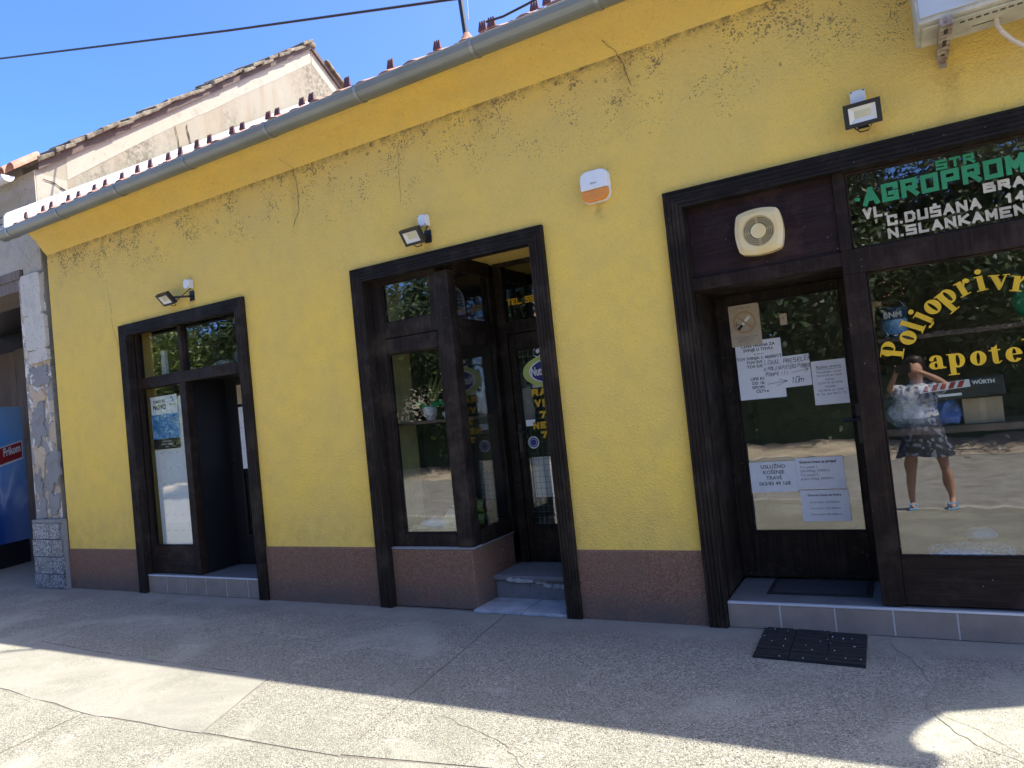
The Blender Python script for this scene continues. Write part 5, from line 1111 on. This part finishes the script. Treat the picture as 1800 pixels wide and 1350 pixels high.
cn = [thing('can_pack', 'upper lime and black can lying in the middle window side', 'can', (-3.20, .42, .70)), thing('can_pack', 'lower lime and black can lying in the middle window side', 'can', (-3.20, .42, .586))]
for t, z_ in zip(cn, (.756, .645)): MB().tube([(-3.245, .42, z_), (-3.14, .42, z_)], .055, 20).build('tin', W['case'], t); MB().tube([(-3.225, .42, z_), (-3.16, .42, z_)], .0556, 20).build('label', W['canlime'], t)
lump('wrapped_goods', -3.62, .34, .586, .17, .11, .05, 'whitebag', 'flat white wrapped goods on the floor of middle window', 'bag', 21, .3); lump('wrapped_goods', -3.42, .36, .586, .14, .12, .085, 'yellowbag', 'yellow and white wrapped goods on the floor of middle window', 'bag', 23, .35)
lump('wrapped_goods', -3.38, .46, .66, .11, .09, .10, 'whitebag', 'white crumpled bag heaped behind the yellow wrapped goods', 'bag', 25, .4); lump('wrapped_goods', -3.74, .28, .586, .12, .06, .022, 'yellowbag', 'thin yellow strip of packing lying at left window corner', 'packing', 27, .3)
fl = thing('potted_plant', 'white jar with green ribbon and twigs on the middle window shelf', 'plant', (-3.62, .40, 1.512))
MB().lathe([(.035, 0), (.055, .05), (.06, .10), (.045, .12)], (-3.62, .40, 1.512), 18).build('jar', W['whitebag'], fl)
mb = MB()
for k in range(7): a = k * .9; mb.tube([(-3.62, .40, 1.62), (-3.62 + .12 * math.cos(a), .40 + .05 * math.sin(a), 1.66 + .02 * math.sin(k * 2.)), (-3.62 + .2 * math.cos(a), .40 + .06 * math.sin(a), 1.62 + .02 * k % .05)], [.012, .022, .004], 4)
mb.build('ribbon', W['ribbon'], fl); mb = MB()
for k in range(9): a = k * .7; mb.tube([(-3.60, .40, 1.62), (-3.56 + .05 * math.cos(a), .4 + .04 * math.sin(a), 1.75), (-3.50 + .09 * math.cos(a), .4 + .05 * math.sin(a), 1.88)], [.004, .012, .003], 4)
mb.build('foliage', W['leaf2'], fl)
lump('white_cup', -3.42, .40, 1.512, .06, .05, .045, 'whitebag', 'small white crumpled packet beside the green ribbon jar', 'packet', 31, .25)
wb = MB().box(-7.06, -6.97, .26, .32, 2.236, 2.30).box(-7.05, -6.985, .27, .31, 2.301, 2.56).build('white_carton', W['white'], bevel=.004); tag(wb, 'narrow white carton upright above the left display window', 'carton')
lump('packed_bundle', -6.78, .38, 2.236, .2, .1, .06, 'bag', 'low film wrapped bundle above the left display window', 'bundle', 41, .3); lump('packed_bundle', -6.15, .36, 2.236,   .12, .1, .075, 'bag', 'round grey white bundle above the leftmost door', 'bundle', 43, .25); lump('packed_bundle', -5.86, .40, 2.236, .12, .1, .14, 'bag', 'tall film wrapped bundle above the leftmost door', 'bundle', 45, .25)
# ================================================================== PERSON SEEN IN THE GLASS
def person():
    gzv = -.1537; bx, by = .13, -5.02
    V, E, RR = [], [], []
    def chain(start, pts):
        prev = start
        for p in pts: V.append((p[0] + bx, p[1] + by, p[2])); RR.append(p[3]); E.append((prev, len(V) - 1)) if prev is not None else None; prev = len(V) - 1
        return prev
    pel = chain(None, [(0, 0, .80, .15)]); chest = chain(pel, [(0, 0, .98, .125), (0, 0, 1.14, .14)]); neck = chain(chest, [(0, .0, 1.30, .085), (0, .02, 1.37, .05)]); chain(neck, [(0, .02, 1.45, .085), (0, .03, 1.53, .095), (0, .02, 1.60, .06)])
    for s in (-1, 1):
        chain(pel, [(s * .11, 0, .72, .10), (s * .17, .02, .36, .058), (s * .19, -.01, .16, .055), (s * .20, 0, gzv + .09, .036), (s * .20, .12, gzv + .035, .034), (s * .20, .18, gzv + .03, .022)])
        w = chain(chest, [(s * .15, 0, 1.25, .062), (s * .30, .10, 1.30, .042), (s * .17 - .06, .26, 1.46, .030), (s * .09 - .11, .335, 1.515, .026)])
        for k in range(4): chain(w, [(s * .085 - .12 - s * .01 * k, .35, 1.555 - .014 * k, .0085), (s * .075 - .125 - s * .008 * k, .345, 1.59 - .02 * k, .0075)])
        chain(w, [(s * .07 - .12, .34, 1.50, .010), (s * .045 - .12, .345, 1.505, .008)])
    me = bpy.data.meshes.new('person'); me.from_pydata(V, E, []); me.update(); o = bpy.data.objects.new('person', me); C.objects.link(o); me.materials.append(W['skin'])
    sk = o.modifiers.new('skin', 'SKIN'); sk.use_smooth_shade = True
    for i, r in enumerate(RR): me.skin_vertices[0].data[i].radius = (r, r)
    me.skin_vertices[0].data[0].use_root = True
    o.modifiers.new('sub', 'SUBSURF').render_levels = 1
    tag(o, 'person in floral blouse and dark patterned skirt photographing, mirrored in right window', 'person')
    c = (bx, by)
    def shell(name, prof, mat, ell=.72, n=24):
        mb = MB(); base = 0
        for (r, z, dy) in prof:
            for k in range(n): a = 2 * math.pi * k / n; rr = r * (1 + .04 * math.sin(a * 7 + z * 9)); mb.v.append((c[0] + rr * math.cos(a), c[1] + dy + rr * ell * math.sin(a), z))
        for i in range(len(prof) - 1):
            for k in range(n): mb.f.append((i * n + k, i * n + (k + 1) % n, (i + 1) * n + (k + 1) % n, (i + 1) * n + k))
        mb.build(name, W[mat], o, smooth=True)
    shell('skirt', [(.30, .47, 0), (.26, .62, 0), (.215, .80, 0), (.165, .99, 0), (.15, 1.0, 0)], 'skirt'); shell('blouse', [(.19, .93, 0), (.175, 1.02, 0), (.205, 1.18, 0), (.20, 1.29, 0), (.10, 1.345, .005), (.07, 1.36, .01)], 'blouse')
    mb = MB()
    for s in (-1, 1): mb.tube([(c[0] + s * .13, c[1], 1.25), (c[0] + s * .21, c[1] + .04, 1.275), (c[0] + s * .27, c[1] + .08, 1.29)], [.09, .085, .075], 12)
    mb.build('sleeve', W['blouse'], o, smooth=True)
    mb = MB().lathe([(.0, 0), (.06, .01), (.098, .06), (.108, .14), (.10, .21), (.07, .262), (.0, .28)], (c[0], c[1] - .02, 1.395), 20); mb.v = [(x_, y_ - (.06 if y_ > c[1] + .02 and z_ < 1.58 else 0), z_) for x_, y_, z_ in mb.v]; mb.build('hair', W['hair'], o, smooth=True)
    for s in (-1, 1): MB().box(c[0] + s * .20 - .05, c[0] + s * .20 + .05, c[1] - .07, c[1] + .19, gzv + .001, gzv + .025).box(c[0] + s * .20 - .048, c[0] + s * .20 + .048, c[1] + .05, c[1] + .13, gzv + .025, gzv + .075).build('sandal', W['shoe'], o, bevel=.01)
    ph = MB().box(-.078, .078, -4.662, -4.652, 1.502, 1.578).build('phone', W['lampblack'], bevel=.003); tag(ph, 'black phone held up sideways by the mirrored person', 'phone')
person()

# ================================================================== ACROSS THE ROAD (SEEN IN THE GLASS)
def crown_mesh(seed, n, rx, rz, leaf):
    rnd = random.Random(seed); mb = MB(); cl = [(Vector((rnd.gauss(0, .5) * rx, rnd.gauss(0, .5) * rx, rnd.uniform(-.7, .8) * rz)), rnd.uniform(.28, .55) * rx) for _ in range(30)]
    for i in range(n):
        c, r = cl[i % 30]; d = Vector((rnd.gauss(0, 1), rnd.gauss(0, 1), rnd.gauss(0, 1))).normalized(); p = c + d * r * rnd.uniform(.35, 1.08)
        u = Vector((rnd.gauss(0, 1), rnd.gauss(0, 1), rnd.gauss(0, .6))).normalized(); v = u.cross(d + Vector((rnd.gauss(0, .4), rnd.gauss(0, .4), rnd.gauss(0, .4)))).normalized(); s = leaf * rnd.uniform(.6, 1.3)
        mb.quad(tuple(p - u * s), tuple(p - v * s * .5), tuple(p + u * s), tuple(p + v * s * .5))
    me = bpy.data.meshes.new('crown'); me.from_pydata(mb.v, [], mb.f); me.update(); return me
cms = [crown_mesh(3, 42000, 2.5, 2.5, .065), crown_mesh(8, 24000, 2.1, 1.9, .07)]; cms[0].materials.append(W['leaf']); cms[1].materials.append(W['leaf2'])
lab = ['tree mirrored furthest left in the left shopfront transom', 'light green leafy tree mirrored in the left shopfront transom', 'tall dark tree mirrored beside the left shopfront poster', 'broad dark tree mirrored in the middle shopfront', 'dark tree mirrored above the glass door notices', 'dark broad tree mirrored behind the yellow window letters', 'spreading tree mirrored behind the green sign letters', 'tall tree mirrored between the left shopfront trees and far house']
for i, (x_, y_, s_, h_, k) in enumerate([(-27, -13.5, 1.1, 3.6, 1), (-20.5, -10.9, 1.0, 3.2, 1), (-17, -14.5, 1.2, 3.8, 0), (-12.5, -15.0, 1.25, 3.7, 0), (-4.6, -15.2, 1.25, 3.8, 0), (-.8, -15.6, 1.3, 3.9, 0), (3.0, -15.0, 1.2, 3.8, 0), (-23.5, -17.5, 1.3, 4.2, 0)]):
    t = thing('tree', lab[i], 'tree', (x_, y_, -.14), 'trees across the road'); cr = bpy.data.objects.new('crown', cms[k]); C.objects.link(cr); cr.parent = t; cr.location = (0, 0, h_); cr.scale = (s_, s_, s_ * 1.1); cr.rotation_euler.z = i * 1.3
    MB().tube([(x_, y_, -.16), (x_ + .1, y_, 1.4), (x_ + .05, y_ + .1, 2.8), (x_ + .3, y_ - .1, h_ + .8)], [.20, .16, .13, .05], 10).tube([(x_ + .06, y_ + .05, 2.2), (x_ - .7, y_ + .3, h_ + .3)], [.09, .03], 8).build('trunk', W['bark'], t, smooth=True)
hd = MB()
rnd = random.Random(4)
for i in range(30000):
    x_ = rnd.uniform(-36, 22); y_ = -14.9 + rnd.gauss(0, .28); z_ = -.1 + 1.9 * rnd.random() ** .8 + .25 * math.sin(x_ * 1.7); u = Vector((rnd.gauss(0, 1), rnd.gauss(0, 1), rnd.gauss(0, .7))).normalized(); v = u.cross(Vector((rnd.gauss(0, 1), 1, rnd.gauss(0, 1)))).normalized(); s = rnd.uniform(.05, .10); p = Vector((x_, y_, z_))
    hd.quad(tuple(p - u * s), tuple(p - v * s * .55), tuple(p + u * s), tuple(p + v * s * .55))
hd.box(-36, 22, -15.15, -14.7, -.14, 1.45)
me = bpy.data.meshes.new('hedge'); me.from_pydata(hd.v, [], hd.f); me.materials.append(W['leaf']); ho = bpy.data.objects.new('hedge', me); C.objects.link(ho); tag(ho, 'long dark hedge across the road mirrored in the windows', 'hedge')
def far_house(x0, x1, lab_):
    t = thing('far_house', lab_, 'house', ((x0 + x1) / 2, -20, -.14), 'houses across the road'); MB().box(x0, x1, -26, -19, -.14, 3.6).build('wall', W['housewall'], t)
    MB().prism([(-18.5, 3.5), (-22.5, 6.0), (-26.5, 3.5)], lambda u, v, d: (d, u, v), x0 - .3, x1 + .3).build('roof', W['terra'], t)
    k = x0 + 1
    while k < x1 - 1.5:
        w = MB().box(k, k + 1.1, -19.03, -18.97, 1.0, 2.5).build('window', W['farwin'], t); MB().box(k - .08, k, -18.96, -18.92, .92, 2.58).box(k + 1.1, k + 1.18, -18.96, -18.92, .92, 2.58).box(k, k + 1.1, -18.96, -18.92, 2.5, 2.58).box(k + .51, k + .59, -18.96, -18.92, 1.0, 2.5).build('frame', W['white'], w); k += 2.6
far_house(-15.5, -5.5, 'grey house across the road mirrored behind the trees'); far_house(-3.5, 8.5, 'pale house across the road mirrored behind the right window trees'); far_house(-34, -18, 'long house far down the road mirrored in left shopfront')
